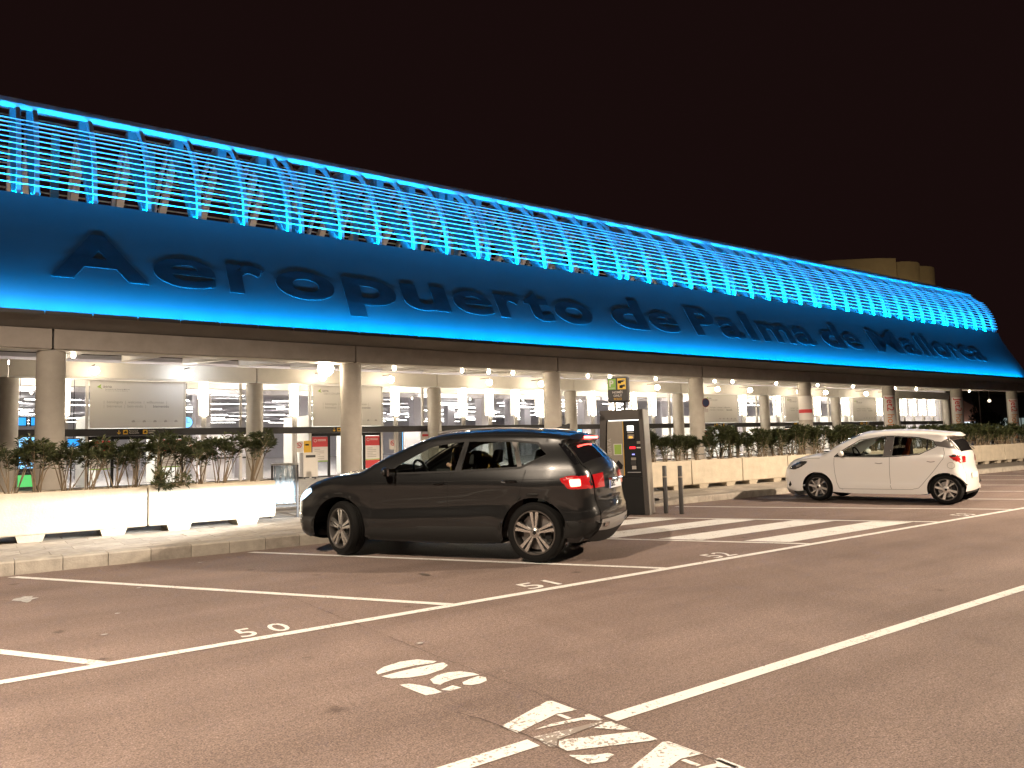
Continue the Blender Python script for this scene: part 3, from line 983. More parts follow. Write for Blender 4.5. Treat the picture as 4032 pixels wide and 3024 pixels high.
# ---- doors with posters, headers and lobbies
for k, (c, door) in enumerate(bays):
    if not door: continue
    d = empty('entrance', (c, FY, 0)); d.parent = T
    for x in (-1.58, -.80, 0, .80, 1.58):
        mb = MB(); mb.box(x - .045, x + .045, -.05, .05, .15, 1.985); obj('door_frame', mb, M['black'], d)
    mb = MB(); mb.box(-1.55, 1.55, -.045, .045, 1.86, 1.985); obj('door_header', mb, M['black'], d)
    for a, b in ((-1.535, -.845), (-.755, -.045), (.045, .755), (.845, 1.535)):
        mb = MB(); mb.box(a, b, -.006, .006, .16, 1.86); obj('door_glass', mb, M['glass'], d)
        mb = MB(); mb.box(a, b, -.03, .03, .152, .215); obj('door_rail', mb, M['black'], d)
    for a, b in ((-1.52, -.86), (.86, 1.52)):
        mb = MB(); mb.box(a, b, -.030, -.022, 1.42, 1.83); p = obj('poster', mb, M['red'], d)
        mb = MB(); mb.box(a, b, -.030, -.022, .85, 1.415); obj('poster', mb, M['paper'], d)
        mb = MB(); mb.box(a, b, -.030, -.022, .80, .845); obj('poster', mb, M['green'], d)
        if k in (1,) and a > 0:
            mb = MB(); mb.box(a, b, -.030, -.022, .45, .795); obj('poster', mb, M['red'], d)
        for q in range(6):
            mb = MB(); mb.box(a + .08, a + .08 + (.42 if q % 3 else .25), -.034, -.031, 1.30 - q * .075, 1.33 - q * .075); obj('poster_line', mb, M['lgrey_print'], p)
        mb = MB(); mb.lathe([(.05, -.035), (.065, -.035), (.065, -.032), (.05, -.032)], 16, axis='y', c=(a + .12, 0, 1.68), closed=True); obj('poster_mark', mb, M['paper'], p)
        for q in range(2):
            mb = MB(); mb.box(a + .22, a + .58, -.034, -.031, 1.71 - q * .05, 1.73 - q * .05); obj('poster_line', mb, M['paper'], p)
    # header pictograms
    mb = MB(); mb.box(-.28, .28, -.135, -.122, 2.03, 2.21); hp = obj('header_sign', mb, M['black'], d)
    mb = MB(); mb.prism([(-.62, 2.20), (-.60, 2.20), (-.60, 2.09), (-.56, 2.12), (-.55, 2.10), (-.61, 2.04), (-.67, 2.10), (-.66, 2.12), (-.62, 2.09)], 'y', -.135, -.125); obj('arrow', mb, M['yellow'], d)
    for x in (-.40, .25):
        mb = MB(); mb.box(x - .075, x + .075, -.137, -.125, 2.05, 2.20); q = obj('pictogram', mb, M['yellow'], d)
        mb = MB(); mb.prism([(x - .05, 2.09), (x + .05, 2.09), (x + .05, 2.14), (x + .01, 2.17), (x - .03, 2.14), (x - .05, 2.14)], 'y', -.141, -.138); obj('pictogram_mark', mb, M['black'], q)
    for (x, t1, t2) in ((-.28, 'Facturació', 'Facturación'), (.36, 'Sortides', 'Salidas')):
        for q, tx in enumerate((t1, t2)):
            lettering(tx, .07, M['paper'], d, (x, -.139, 2.145 - q * .075), (1, 0, 0), (0, 0, 1), .004)
    # lobby
    mb = MB()
    mb.box(-1.6, -1.56, .08, 3.2, .16, 2.7); mb.box(1.56, 1.6, .08, 3.2, .16, 2.7); mb.box(-1.6, -.9, 3.2, 3.24, .16, 2.7); mb.box(.9, 1.6, 3.2, 3.24, .16, 2.7); mb.box(-1.6, 1.6, .08, 3.24, 2.7, 2.74)
    mb.box(-.9, .9, 3.2, 3.24, 2.2, 2.7)
    obj('lobby_wall', mb, M['white'], d)
    mb = MB(); mb.box(-1.0, 1.0, .6, 2.6, 2.66, 2.69); obj('lobby_light', mb, M['cove'], d)

# welcome banners over the entrances
def banner(c, k):
    b = empty('welcome_banner', (c, FY - .16, 0))
    mb = MB(); mb.box(-1.55, 1.55, -.012, .012, 2.27, 3.97); p = obj('panel', mb, M['banner'], b)
    for x in (-1.62, 1.62):
        mb = MB(); mb.box(x - .02, x + .02, -.02, .02, 2.26, 3.98); obj('rail', mb, M['frame'], b)
    y = -.015
    mb = MB(); mb.prism([(-1.34, 3.73), (-1.20, 3.84), (-1.22, 3.73), (-1.16, 3.66)], 'y', y - .003, y); obj('logo', mb, M['green'], b)
    lettering('aena', .15, M['grey_print'], b, (-1.14, y, 3.71), (1, 0, 0), (0, 0, 1), .012)
    lettering('Aeropuerto de Palma de Mallorca', .058, M['grey_print'], b, (-1.08, y, 3.64), (1, 0, 0), (0, 0, 1), .004)
    lettering('Aeroport de Palma de Mallorca', .058, M['lgrey_print'], b, (-1.08, y, 3.585), (1, 0, 0), (0, 0, 1), .002)
    lettering('|  benvinguts  |  welcome  |  willkommen  |', .135, M['lgrey_print'], b, (-1.12, y, 3.16), (1, 0, 0), (0, 0, 1), .004, stretch=.90, split=True)
    lettering('|  bienvenue  |  bem-vindo  |', .135, M['lgrey_print'], b, (-1.12, y, 3.01), (1, 0, 0), (0, 0, 1), .004, stretch=.90, split=True)
    lettering('bienvenido', .135, M['grey_print'], b, (.50, y, 3.01), (1, 0, 0), (0, 0, 1), .008, stretch=.92, split=True)
    for q in range(5):
        x = -.15 + q * .36
        mb = MB(); mb.prism([(x - .05, 2.47), (x + .06, 2.48), (x + .05, 2.53), (x, 2.56), (x - .06, 2.52)], 'y', y - .003, y); obj('icon', mb, M['lgrey_print'], b)
        if q < 4:
            mb = MB(); mb.box(x + .09, x + .26, y - .003, y, 2.508, 2.516); obj('icon_line', mb, M['lgrey_print'], b)
    return b


BL = ['white welcome banner with green logo over the entrance beside the clock', 'white welcome banner half hidden by the column next to the flaring lamp',
      'white welcome banner behind the column with the round blue sign', 'white welcome banner behind the column with the red striped wrap', 'white welcome banner beside the column lettered in red']
bk = 0
for c, door in bays:
    if door:
        b = banner(c, bk); tag(b, BL[bk], 'banner', 'welcome banners over the entrances'); bk += 1

# round lamps on the rear beam
def lamp(x, y, z, r, m, lab, grp, name='round_lamp'):
    root = empty(name, (x, y, z))
    mb = MB(); mb.lathe([(0, -r), (r * .5, -r * .87), (r * .87, -r * .5), (r, 0), (r * .87, r * .5), (r * .5, r * .87), (0, r)], 16)
    obj('globe', mb.mesh('globe', smooth=True), m, root)
    mb = MB(); mb.tube([(0, 0, r * .9), (0, .06, r * 1.5), (0, .78 if r > .1 else .1, r * 1.6)], .015, 8); mb.lathe([(0, r * .80), (.06, r * .84), (.06, r * 1.1), (0, r * 1.1)], 12)
    obj('bracket', mb, M['dark'], root)
    tag(root, lab, 'lamp', grp)
    return root


for k in range(8):
    for d in (3.61, 6.65):
        x = d + 8.1 * k
        if x > 60: continue
        cool = abs(x - 6.65) < .1
        lamp(x, 29.2, 4.20, .14, M['globe_cool'] if cool else M['globe'],
             'cold white round lamp on the beam over the clock' if cool else 'glowing round lamp on the beam above the glass front', None if cool else 'round lamps along the facade beam')
# small spots behind the front beam
for x in (2.35, 11.8, 14.5, 15.65, 16.75, 20.5, 21.7, 24.4, 28.3, 29.6, 33.0, 36.6, 40.0, 44.5, 47.0, 51.5, 54.0):
    lamp(x, 23.10, 4.00, .05, M['spot'], 'tiny bright spotlight under the front beam edge', 'small spots behind the front beam', 'spotlight')
lamp(9.32, 22.98, 3.90, .25, M['globe'], 'dazzling round floodlight beside the column in front of the welcome banner', None, 'floodlight')  # globe oversized to stand in for the lamp's flare

# column wraps and plates
for k, ci in enumerate((6, 7, 8)):
    x = CX[ci]
    w = empty('column_wrap', (x, 22.5, 0))
    mb = MB(); vs = []; fs = []
    for i in range(25):
        a = R(150 + 140 * i / 24)
        for z in (1.3, 3.5): vs.append((math.cos(a) * .334, math.sin(a) * .334, z))
    for i in range(24): fs.append((2 * i, 2 * i + 2, 2 * i + 3, 2 * i + 1))
    mb.add(vs, fs); obj('sheet', mb.mesh('sheet', smooth=True, fixn=False), M['paper'], w)
    for part, m, z in (('Jet2', M['red'], 3.42), ('holidays', None, 2.46)):
        me = text_mesh(part, .52, .0, .012)
        bm = bmesh.new(); bm.from_mesh(me)
        for q in range(1, 8): bmesh.ops.bisect_plane(bm, geom=bm.verts[:] + bm.edges[:] + bm.faces[:], plane_co=(0, -.1 + q * .07, 0), plane_no=(0, 1, 0))
        for v in bm.verts:
            a = R(188) + v.co.y / .337
            v.co = Vector((math.cos(a) * .337, math.sin(a) * .337, z - v.co.x))
        bm.to_mesh(me); bm.free()
        me.materials.append(m if m else mat('orange_print', (.62, .25, .10), .6))
        obj('lettering', me, None, w)
    tag(w, ['white wrap with red and orange lettering on the column beside the last banner', 'white wrap with red lettering on the column at the end of the glass front',
            'white wrap with red lettering on the last column, by the dark trees'][k], 'banner', 'lettered column wraps')
w = empty('column_wrap', (CX[5], 22.5, 0))
def cyl_band(z0, z1, r, a0, a1):
    mb = MB(); vs = []; fs = []
    for i in range(25):
        a = R(a0 + (a1 - a0) * i / 24)
        for z in (z0, z1): vs.append((math.cos(a) * r, math.sin(a) * r, z))
    for i in range(24): fs.append((2 * i, 2 * i + 2, 2 * i + 3, 2 * i + 1))
    mb.add(vs, fs); return mb.mesh('band', smooth=True, fixn=False)
obj('sheet', cyl_band(2.15, 3.35, .333, 150, 300), M['paper'], w)
obj('stripe', cyl_band(2.50, 2.68, .336, 150, 290), M['red'], w)
tag(w, 'white sheet with one red stripe wrapped round a concrete column', 'banner')
s = empty('round_sign', (26.2 + .26, 22.5 - .36, 0), R(-14))
mb = MB(); mb.lathe([(0, -.012), (.19, -.012), (.20, 0), (.19, .012), (0, .012)], 28, axis='y', c=(0, 0, 2.93)); obj('disc', mb, mat('blue_sign', (.015, .025, .07), .4), s)
mb = MB(); mb.lathe([(.165, -.016), (.195, -.016), (.195, -.0125), (.165, -.0125)], 28, axis='y', c=(0, 0, 2.93), closed=True); obj('rim', mb, mat('sign_rim', (.16, .02, .02), .5), s)
mb = MB(); mb.box(-.11, .11, -.01, .01, 2.52, 2.66); obj('plate', mb, M['lgrey_print'], s)
mb = MB(); mb.box(-.02, .02, .012, .06, 2.55, 3.05); obj('bracket', mb, M['steel'], s)
tag(s, 'round dark blue traffic sign with a small plate on a concrete column', 'sign')
# blue clock hanging beside the first entrance
ck = empty('wall_clock', (6.95, FY + .35, 0))
mb = MB(); mb.lathe([(0, -.05), (.22, -.05), (.235, 0), (.22, .05), (0, .05)], 28, axis='y', c=(0, 0, 2.48)); obj('case', mb, M['dark'], ck)
mb = MB(); mb.lathe([(0, -.056), (.205, -.056), (.205, -.052), (0, -.052)], 28, axis='y', c=(0, 0, 2.48)); f = obj('dial', mb, M['screen_cyan'], ck)
mb = MB(); mb.box(-.008, .008, -.062, -.058, 2.48, 2.64); mb.box(-.008, .10, -.062, -.058, 2.472, 2.488); obj('hands', mb, M['black'], ck)
mb = MB(); mb.tube([(0, 0, 2.7), (0, 0, 3.97)], .012, 6); obj('rod', mb, M['dark'], ck)
tag(ck, 'round clock with a glowing blue dial beside the entrance banner', 'clock')

# ---- inside the hall
hall = [('hall_floor', (-12, 75, 30.44, 95, .02, .15), 'hall_floor'), ('hall_back_wall', (-12, 75, 95, 95.3, .15, 6), 'hall_wall'),
        ('hall_side_wall', (66.3, 66.6, 30.3, 95, .15, 6), 'hall_wall'), ('hall_side_wall', (-12.3, -12, 30.3, 95, .15, 6), 'hall_wall'), ('hall_ceiling', (-12, 66.3, 30.8, 95, 4.75, 4.9), 'hall_ceiling')]
for n_, b_, m_ in hall: obj(n_, (lambda mb: (mb.box(*b_), mb)[1])(MB()), M[m_], T)
mb = MB(); mb.box(-12, 66.2, 34.0, 34.5, 4.02, 4.74); obj('hall_beam', mb, M['hall_beam'], T)
mb = MB(); mb.box(-12, 66.2, 36.4, 37.0, 3.95, 4.3); duct = obj('air_duct', mb, M['hall_ceiling'], T)
dm = MB(); dm.lathe([(0, -.10), (.05, -.10), (.06, -.06), (.15, -.03), (.16, 0), (.10, .0)], 14, axis='y'); dm = dm.mesh('nozzle', smooth=True, angle=40)
for i in range(48): obj('nozzle', dm, None if dm.materials else M['hall_wall'], duct, (-3 + i * 1.35, 36.36, 4.10))
rnd = random.Random(8)
hcm = MB(); hcm.box(-.35, .35, -.35, .35, .15, 4.75); hcm = hcm.mesh('hall_column')
for i in range(9):
    for y in (38.5, 47.0, 56.0):
        obj('hall_column', hcm, None if hcm.materials else M['hall_wall'], T, (1.2 + 8.14 * i, y, 0))
tm = MB(); tm.box(-1.3, 1.3, -.045, .045, -.012, .012); tm = tm.mesh('hall_tube')
for r_ in range(13):
    y = 39 + r_ * 4.1
    for i in range(13):
        x = -9 + i * 5.9 + (r_ % 2) * 2.6 + rnd.uniform(-.8, .8) + r_ * .8
        if x > 64 or x < -10: continue
        o = obj('hall_tube', tm, None if tm.materials else M['hall_tube'], T, (x, y + rnd.uniform(-.8, .8), 4.38 + rnd.uniform(-.08, .08)))
        if rnd.random() < .3: o.rotation_euler = (0, 0, R(70))
pm_ = MB(); pm_.box(-.9, .9, -.35, .35, 4.69, 4.74); pm_ = pm_.mesh('added_fill_panel')  # glowing panels added out of sight to brighten the hall
for i in range(16): obj('added_fill_panel', pm_, None if pm_.materials else M['hall_fill'], T, (2 + i * 4.07, 32.6, 0))
for i in range(10): obj('added_fill_panel', pm_, None, T, (2 + i * 6.5, 35.6, 0))
# screens, counters and machines in the hall (each stands on its own)
def kiosk(x, y, w, h, m, lab, z=.15, d=.35, screen_z=None, cat='screen', name='display_kiosk', rz=0.0):
    k = empty(name, (x, y, z), rz)
    mb = MB(); mb.box(-w / 2, w / 2, 0, d, 0, h); obj('case', mb, M['dark'], k)
    a, b = screen_z if screen_z else (.1, h - .1)
    mb = MB(); mb.box(-w / 2 + .05, w / 2 - .05, -.012, -.003, a, b); obj('display', mb, M[m], k)
    tag(k, lab, cat)
    return k
kiosk(1.98, 33.0, .75, 2.0, 'screen_cyan', 'tall bright blue advertising screen behind the glass by the leftmost oleanders', screen_z=(.75, 1.9))
kiosk(2.0, 32.6, .8, .62, 'screen_green', 'low green lit panel under the tall blue screen in the hall', cat='panel')
for xk, zk, lb in ((1.66, 2.42, 'blue flight monitor hanging in the hall beside the second monitor, nearer the thin column'), (2.20, 2.42, 'blue flight monitor hanging in the hall, next to the thick column'), (3.35, 1.62, 'blue monitor glowing behind the glass to the right of the thick column')):
    k = kiosk(xk, 32.4, .48, .34, 'screen_blue', lb, z=zk, d=.05, screen_z=(.03, .31), name='flight_monitor')
    mb = MB(); mb.tube([(0, .02, .34), (0, .02, 4.75 - zk)], .012, 6); obj('rod', mb, M['dark'], k)
kiosk(27.4, 32.0, .9, 2.1, 'screen_cyan', 'bright blue vending screen behind the glass beside the pay station', screen_z=(.3, 2.0))
kiosk(28.1, 31.9, .35, 1.3, 'screen_violet', 'violet lit display panel behind the glass beside the pay station', screen_z=(.6, 1.2))
kiosk(16.3, 31.2, .12, 1.9, 'screen_cyan', 'thin blue light strip behind the glass next to the red poster', screen_z=(.2, 1.85), cat='light strip', name='light_strip')
for (xk, lb) in ((10.4, 'grey cash machine in the hall behind the litter bin'), (9.2, 'grey ticket machine in the hall behind the thin facade column'), (18.6, 'grey machine in the hall behind the notice board')):
    k = empty('ticket_machine', (xk, 34.5, .15))
    mb = MB(); mb.box(-.45, .45, 0, .7, 0, 1.95); obj('case', mb, M['hall_wall'], k)
    mb = MB(); mb.box(-.36, .36, -.02, -.003, 1.0, 1.5); obj('display', mb, M['hall_ceiling'], k)
    mb = MB(); mb.box(-.3, .3, -.12, -.003, .85, .92); obj('shelf', mb, M['dark'], k)
    mb = MB(); mb.box(-.40, .40, -.015, -.003, 1.62, 1.86); obj('panel', mb, M['white'], k)
    tag(k, lb, 'machine')
nb = empty('notice_board', (17.75, 30.35, .15))
mb = MB(); mb.box(-.95, .95, -.02, .02, .55, 1.75); obj('panel', mb, M['paper'], nb)
mb = MB(); mb.box(-.90, .90, -.026, -.021, 1.62, 1.72); obj('stripe', mb, M['red'], nb)
mb = MB(); mb.prism([(-.09, .98), (.09, .98), (0, 1.15)], 'y', -.026, -.022); obj('warning_mark', mb, M['lgrey_print'], nb)
lettering('INFO / COVID-19', .12, M['lgrey_print'], nb, (-.50, -.022, 1.45), (1, 0, 0), (0, 0, 1), .004)
for s in (-.9, .9):
    mb = MB(); mb.box(s - .03, s + .03, -.02, .02, 0, .55); obj('leg', mb, M['steel'], nb)
tag(nb, 'white notice board with a red and blue top edge and a warning triangle', 'sign')
# no smoking and yellow stickers on the glass
for (xk, lb) in ((7.05, 'white no smoking sticker on the glass right of the first entrance'), (11.20, 'white no smoking sticker beside the yellow sticker on the glass'), (15.45, 'white no smoking sticker on the glass beside the second entrance poster')):
    k = empty('no_smoking_sign', (xk, FY - .075, 0))
    mb = MB(); mb.box(-.17, .17, -.004, .004, 1.22, 1.66); obj('sheet', mb, M['paper'], k)
    mb = MB(); mb.lathe([(.085, -.008), (.115, -.008), (.115, -.005), (.085, -.005)], 20, axis='y', c=(0, 0, 1.50), closed=True); obj('ring', mb, M['red'], k)
    mb = MB(); mb.prism([(-.075, 1.56), (-.055, 1.58), (.075, 1.44), (.055, 1.42)], 'y', -.008, -.005); obj('bar', mb, M['red'], k)
    mb = MB(); mb.box(-.07, .05, -.0078, -.0052, 1.49, 1.515); obj('cigarette', mb, M['black'], k)
    tag(k, lb, 'sign')
k = empty('camera_notice', (11.56, FY - .075, 0))
mb = MB(); mb.box(-.16, .16, -.004, .004, 1.18, 1.68); obj('sheet', mb, M['yellow'], k)
mb = MB(); mb.box(-.09, .06, -.008, -.005, 1.48, 1.55); mb.box(-.12, -.09, -.008, -.005, 1.50, 1.53); obj('camera_mark', mb, M['black'], k)
tag(k, 'yellow camera notice stuck on the glass left of the second entrance', 'sign')
# litter bin with paper posters between, railing with trolleys behind the hedge
gb = empty('waste_box', (11.35, 29.6, .15))
mb = MB(); mb.box(-.30, .30, 0, .4, .08, 1.05); obj('case', mb, M['frame'], gb); mb = MB(); mb.box(-.25, -.2, .05, .1, 0, .08); mb.box(.2, .25, .05, .1, 0, .08); obj('leg', mb, M['dark'], gb)
mb = MB(); mb.box(-.2, .2, -.01, -.003, .85, .95); obj('slot', mb, M['dark'], gb)
tag(gb, 'grey waste box standing against the glass left of the second entrance', 'bin')
pb = empty('short_post', (11.95, 27.5, .15))
mb = MB(); mb.lathe([(0, 0), (.09, 0), (.09, .86), (.08, .88), (0, .88)], 16); obj('post', mb.mesh('post', smooth=True, angle=40), M['bollard'], pb)
mb = MB(); mb.lathe([(.092, .70), (.094, .70), (.094, .76), (.092, .76)], 16); obj('band', mb, M['bollard_band'], pb)
tag(pb, 'dark post in front of the second entrance doors', 'bollard')
def railing(x0, x1, y, lab):
    k = empty('railing', (x0, y, .15)); L_ = x1 - x0
    for z in (.35, .62, .92):
        mb = MB(); mb.tube([(0, 0, z), (L_, 0, z)], .022, 8); obj('rail', mb.mesh('rail', smooth=True), M['steel'], k)
    pm = MB(); pm.tube([(0, 0, 0), (0, 0, .92)], .025, 8); pm = pm.mesh('post')
    for i in range(int(L_ / 1.5) + 1): obj('post', pm, None if pm.materials else M['steel'], k, (i * 1.5, 0, 0))
    tag(k, lab, 'railing')
railing(17.5, 24.0, 19.8, 'steel tube railing behind the oleanders next to the pay station')
railing(25.0, 33.0, 19.8, 'steel tube railing behind the oleanders near the column with the blue sign')
railing(42.0, 58.0, 20.2, 'steel tube railing behind the hedge by the lettered columns')
def trolley(x, y, lab):
    k = empty('luggage_trolley', (x, y, .15), R(15))
    mb = MB()
    for s in (-.28, .28): mb.tube([(s, 0, .12), (s, .85, .16), (s, .95, 1.02)], .016, 6)
    for z, yy in ((.14, .3), (.15, .6), (1.02, .95), (.6, .9)): mb.tube([(-.28, yy, z), (.28, yy, z)], .014, 6)
    obj('frame', mb, M['steel'], k)
    wm = MB(); wm.lathe([(0, -.02), (.06, -.02), (.06, .02), (0, .02)], 12, axis='x'); wm = wm.mesh('wheel')
    for q in ((-.28, .1, .06), (.28, .1, .06), (0, .8, .06)): obj('wheel', wm, None if wm.materials else M['black'], k, q)
    tag(k, lab, 'trolley', 'trolleys behind the hedge')
for i in range(9): trolley(28.0 + i * .9, 21.2 + .05 * i, 'steel luggage trolley parked behind the oleander hedge')
for i in range(9): trolley(43.0 + i * 1.4, 21.2, 'steel luggage trolley parked behind the oleander hedge')
# ---------------------------------------------------------------- pay station, bollards, bin
def pay_station():
    root = empty('pay_station', (10.53, 10.26, .008))
    xd, yd = Vector((.534, -.845, 0)).normalized(), Vector((.845, .534, 0)).normalized()
    root.matrix_world = Matrix(((xd.x, yd.x, 0, 10.53), (xd.y, yd.y, 0, 10.26), (0, 0, 1, .008), (0, 0, 0, 1)))
    # local: x to the right of its front, y inwards, z up
    fr = mat('pay_frame', (.075, .066, .060), .45, metal=.4, var=(6, .15))
    D = .50
    def sheet(name, pts, d0, d1, m, par=root):
        mb = MB(); mb.prism(pts, 'y', d0, d1); return obj(name, mb, m, par)
    sheet('side_cheek', [(-.075, 0), (.0, 0), (-.067, 1.99), (-.137, 1.99)], -.03, D, fr)
    sheet('side_cheek', [(-.95, 0), (-.87, 0), (-.77, 1.80), (-.89, 1.99)], -.03, D, fr)
    sheet('side_plate', [(.003, .0), (.014, .0), (-.053, 1.99), (-.064, 1.99)], .02, D - .02, M['steel'])
    mb = MB(); mb.box(-.888, -.069, -.03, D, 1.80, 1.99); t = obj('hood', mb, fr, root)
    mb = MB(); mb.box(-.74, -.15, .02, .05, 1.78, 1.798); obj('hood_light', mb, M['screen_white'], t)
    sheet('base_panel', [(-.875, 0), (-.08, 0), (-.11, .715), (-.83, .715)], .02, .40, M['black'])
    sheet('grey_panel', [(-.80, .73), (-.455, .73), (-.465, 1.78), (-.765, 1.78)], .03, .30, M['grey_panel'])
    pn = sheet('black_panel', [(-.450, .72), (-.105, .72), (-.140, 1.78), (-.460, 1.78)], .04, .30, M['black'])
    mb = MB(); mb.box(-.640, -.500, .022, .029, 1.14, 1.33); g = obj('green_sticker', mb, M['green'], root)
    mb = MB(); mb.box(-.652, -.488, .026, .0295, 1.128, 1.342); obj('sticker_edge', mb, M['paper'], g)
    lettering('SKIDATA', .105, M['lgrey_print'], root, (-.700, .028, 1.02), (0, 0, 1), (-1, 0, 0), .006, split=True)
    sheet('speaker_plate', [(-.645, .86), (-.50, .86), (-.48, .93), (-.565, 1.03), (-.65, .93)], .020, .0295, M['black'])
    mb = MB(); mb.box(-.462, -.452, .022, .0305, .735, 1.775); obj('panel_edge', mb, M['yellow'], root)
    def unit(name, x, z, w, h, m, y=.036, d=.012):
        mb = MB(); mb.box(x - w / 2, x + w / 2, y - d, y, z - h / 2, z + h / 2); return obj(name, mb, m, pn)
    unit('screen', -.315, 1.635, .125, .10, M['screen_white'])
    unit('key_row', -.315, 1.555, .12, .02, M['steel'])
    unit('card_reader', -.305, 1.475, .12, .085, M['grey_panel'], d=.04)
    unit('reader_light', -.305, 1.462, .07, .035, M['screen_orange'], y=-.005, d=.004)
    unit('coin_display', -.285, 1.262, .11, .045, M['screen_red'])
    unit('slot_light', -.272, 1.135, .05, .022, M['screen_violet'])
    unit('note_slot', -.27, 1.05, .09, .05, M['grey_panel'], d=.02)
    unit('coin_tray', -.27, .97, .10, .07, M['bollard'], d=.03)
    unit('ticket_slot', -.265, .885, .08, .065, M['lgrey_print'])
    unit('tray_lip', -.265, .795, .25, .014, M['steel'], d=.03)
    unit('contactless_pad', -.16, 1.36, .07, .05, M['bollard_band'], d=.02)
    unit('receipt_slot', -.155, 1.262, .10, .022, M['paper'])
    # sign on top
    for x in (-.62, -.43):
        mb = MB(); mb.box(x - .02, x + .02, .10, .14, 1.99, 2.16); obj('sign_post', mb, M['dark'], root)
    mb = MB(); mb.box(-.735, -.335, .02, .20, 2.145, 2.63)
    s = obj('sign_box', mb, mat('sign_case', (.045, .042, .04), .4), root)
    md = s.modifiers.new('bevel', 'BEVEL'); md.width = .025; md.segments = 3
    mb = MB(); mb.box(-.715, -.565, .006, .018, 2.39, 2.60); obj('green_plate', mb, mat('green_plate', (.20, .38, .07), .5, emit=(.3, .55, .1), estr=.12), s)
    lettering('P', .17, M['paper'], s, (-.695, .004, 2.45), (1, 0, 0), (0, 0, 1), .02)
    lettering('EXPRESS', .032, M['paper'], s, (-.705, .004, 2.405), (1, 0, 0), (0, 0, 1), .004)
    mb = MB(); mb.box(-.530, -.370, .006, .018, 2.39, 2.60); obj('yellow_plate', mb, mat('yellow_plate', (.72, .48, .06), .5, emit=(.8, .5, .05), estr=.12), s)
    for z in (2.535, 2.445):
        dx = 0 if z > 2.5 else .03
        mb = MB(); mb.prism([(-.52 + dx, z - .03), (-.46 + dx, z - .035), (-.455 + dx, z - .01), (-.41 + dx, z - .005), (-.405 + dx, z + .01), (-.47 + dx, z + .03), (-.52 + dx, z + .02)], 'y', .002, .005); obj('hand_mark', mb, M['black'], s)
        mb = MB(); mb.box(-.45 + dx, -.385 + dx * .2, .0025, .0055, z + .012, z + .04); obj('card_mark', mb, M['bollard_band'], s)
    for i, w in enumerate(('NOMÉS', 'ONLY', 'SOLO')):
        lettering(w, .062, M['paper'] if i < 2 else M['yellow'], s, (-.535, .016, 2.315 - i * .065), (1, 0, 0), (0, 0, 1), .008, align='CENTER', split=True)
    tag(root, 'tall grey and black parking pay machine with a lit sign box on top', 'pay station')


pay_station()
bm_ = MB(); bm_.lathe([(0, .905), (.036, .905), (.043, .895), (.043, 0), (0, 0)], 20)
bme = bm_.mesh('post', smooth=True, angle=40)
bnd = MB(); bnd.lathe([(.0432, .68), (.0445, .682), (.0445, .708), (.0432, .71)], 20); bnm = bnd.mesh('band')
for i, (x, y) in enumerate(((10.98, 10.26), (11.06, 9.94))):
    b = empty('bollard', (x, y, .004))
    obj('post', bme, None if bme.materials else M['bollard'], b); obj('band', bnm, None if bnm.materials else M['bollard_band'], b)
    tag(b, ['slim dark steel bollard right beside the pay machine', 'slim dark steel bollard on the crossing side, second from the pay machine'][i], 'bollard', 'bollards at the crossing')


def litter_bin():
    b = empty('litter_bin', (4.82, 13.85, .165), R(-18))
    for x in (-.24, .205):
        mb = MB(); mb.box(x, x + .035, -.09, .09, 0, .97); obj('post', mb, M['dark'], b)
    mb = MB(); mb.box(-.24, .24, -.10, .10, .955, .985); obj('rim', mb, M['steel'], b)
    mb = MB(); mb.box(-.205, .205, -.085, .085, .20, .23); obj('base_plate', mb, M['dark'], b)
    bag = bpy.data.materials.new('clear_bag'); bag.use_nodes = True
    N, L = bag.node_tree.nodes, bag.node_tree.links
    p = N['Principled BSDF']; p.inputs['Base Color'].default_value = (.30, .42, .52, 1); p.inputs['Roughness'].default_value = .25
    tr = N.new('ShaderNodeBsdfTransparent'); mx = N.new('ShaderNodeMixShader')
    tc = N.new('ShaderNodeTexCoord'); wv = N.new('ShaderNodeTexNoise'); wv.inputs['Scale'].default_value = 7
    mp = N.new('ShaderNodeMapping'); mp.inputs['Scale'].default_value = (2.2, 2.2, .45)
    L.new(tc.outputs['Object'], mp.inputs[0]); L.new(mp.outputs[0], wv.inputs['Vector'])
    mr = N.new('ShaderNodeMapRange'); mr.inputs[1].default_value = .35; mr.inputs[2].default_value = .7; mr.inputs[3].default_value = .30; mr.inputs[4].default_value = .75
    L.new(wv.outputs['Fac'], mr.inputs[0]); L.new(mr.outputs[0], mx.inputs[0])
    L.new(tr.outputs[0], mx.inputs[1]); L.new(p.outputs[0], mx.inputs[2]); L.new(mx.outputs[0], N['Material Output'].inputs[0])
    rnd = random.Random(3); mb = MB(); vs = []; fs = []; n = 40
    hs = [.95, .88, .78, .65, .5, .38, .26]
    for z in hs:
        for j in range(n):
            a = 2 * math.pi * j / n
            r = 1 + .05 * math.sin(a * 9 + z * 7)
            ca, sa = math.cos(a), math.sin(a); q = max(abs(ca), abs(sa)) ** .8
            vs.append((.185 * r * ca / q, .07 * r * sa / q, z))
    for i in range(len(hs) - 1):
        for j in range(n): fs.append((i * n + j, i * n + (j + 1) % n, (i + 1) * n + (j + 1) % n, (i + 1) * n + j))
    mb.add(vs, fs); obj('clear_bag', mb.mesh('clear_bag', smooth=True), bag, b)
    tag(b, 'steel frame litter bin with a clear plastic bag at the end of the planters', 'bin')


litter_bin()


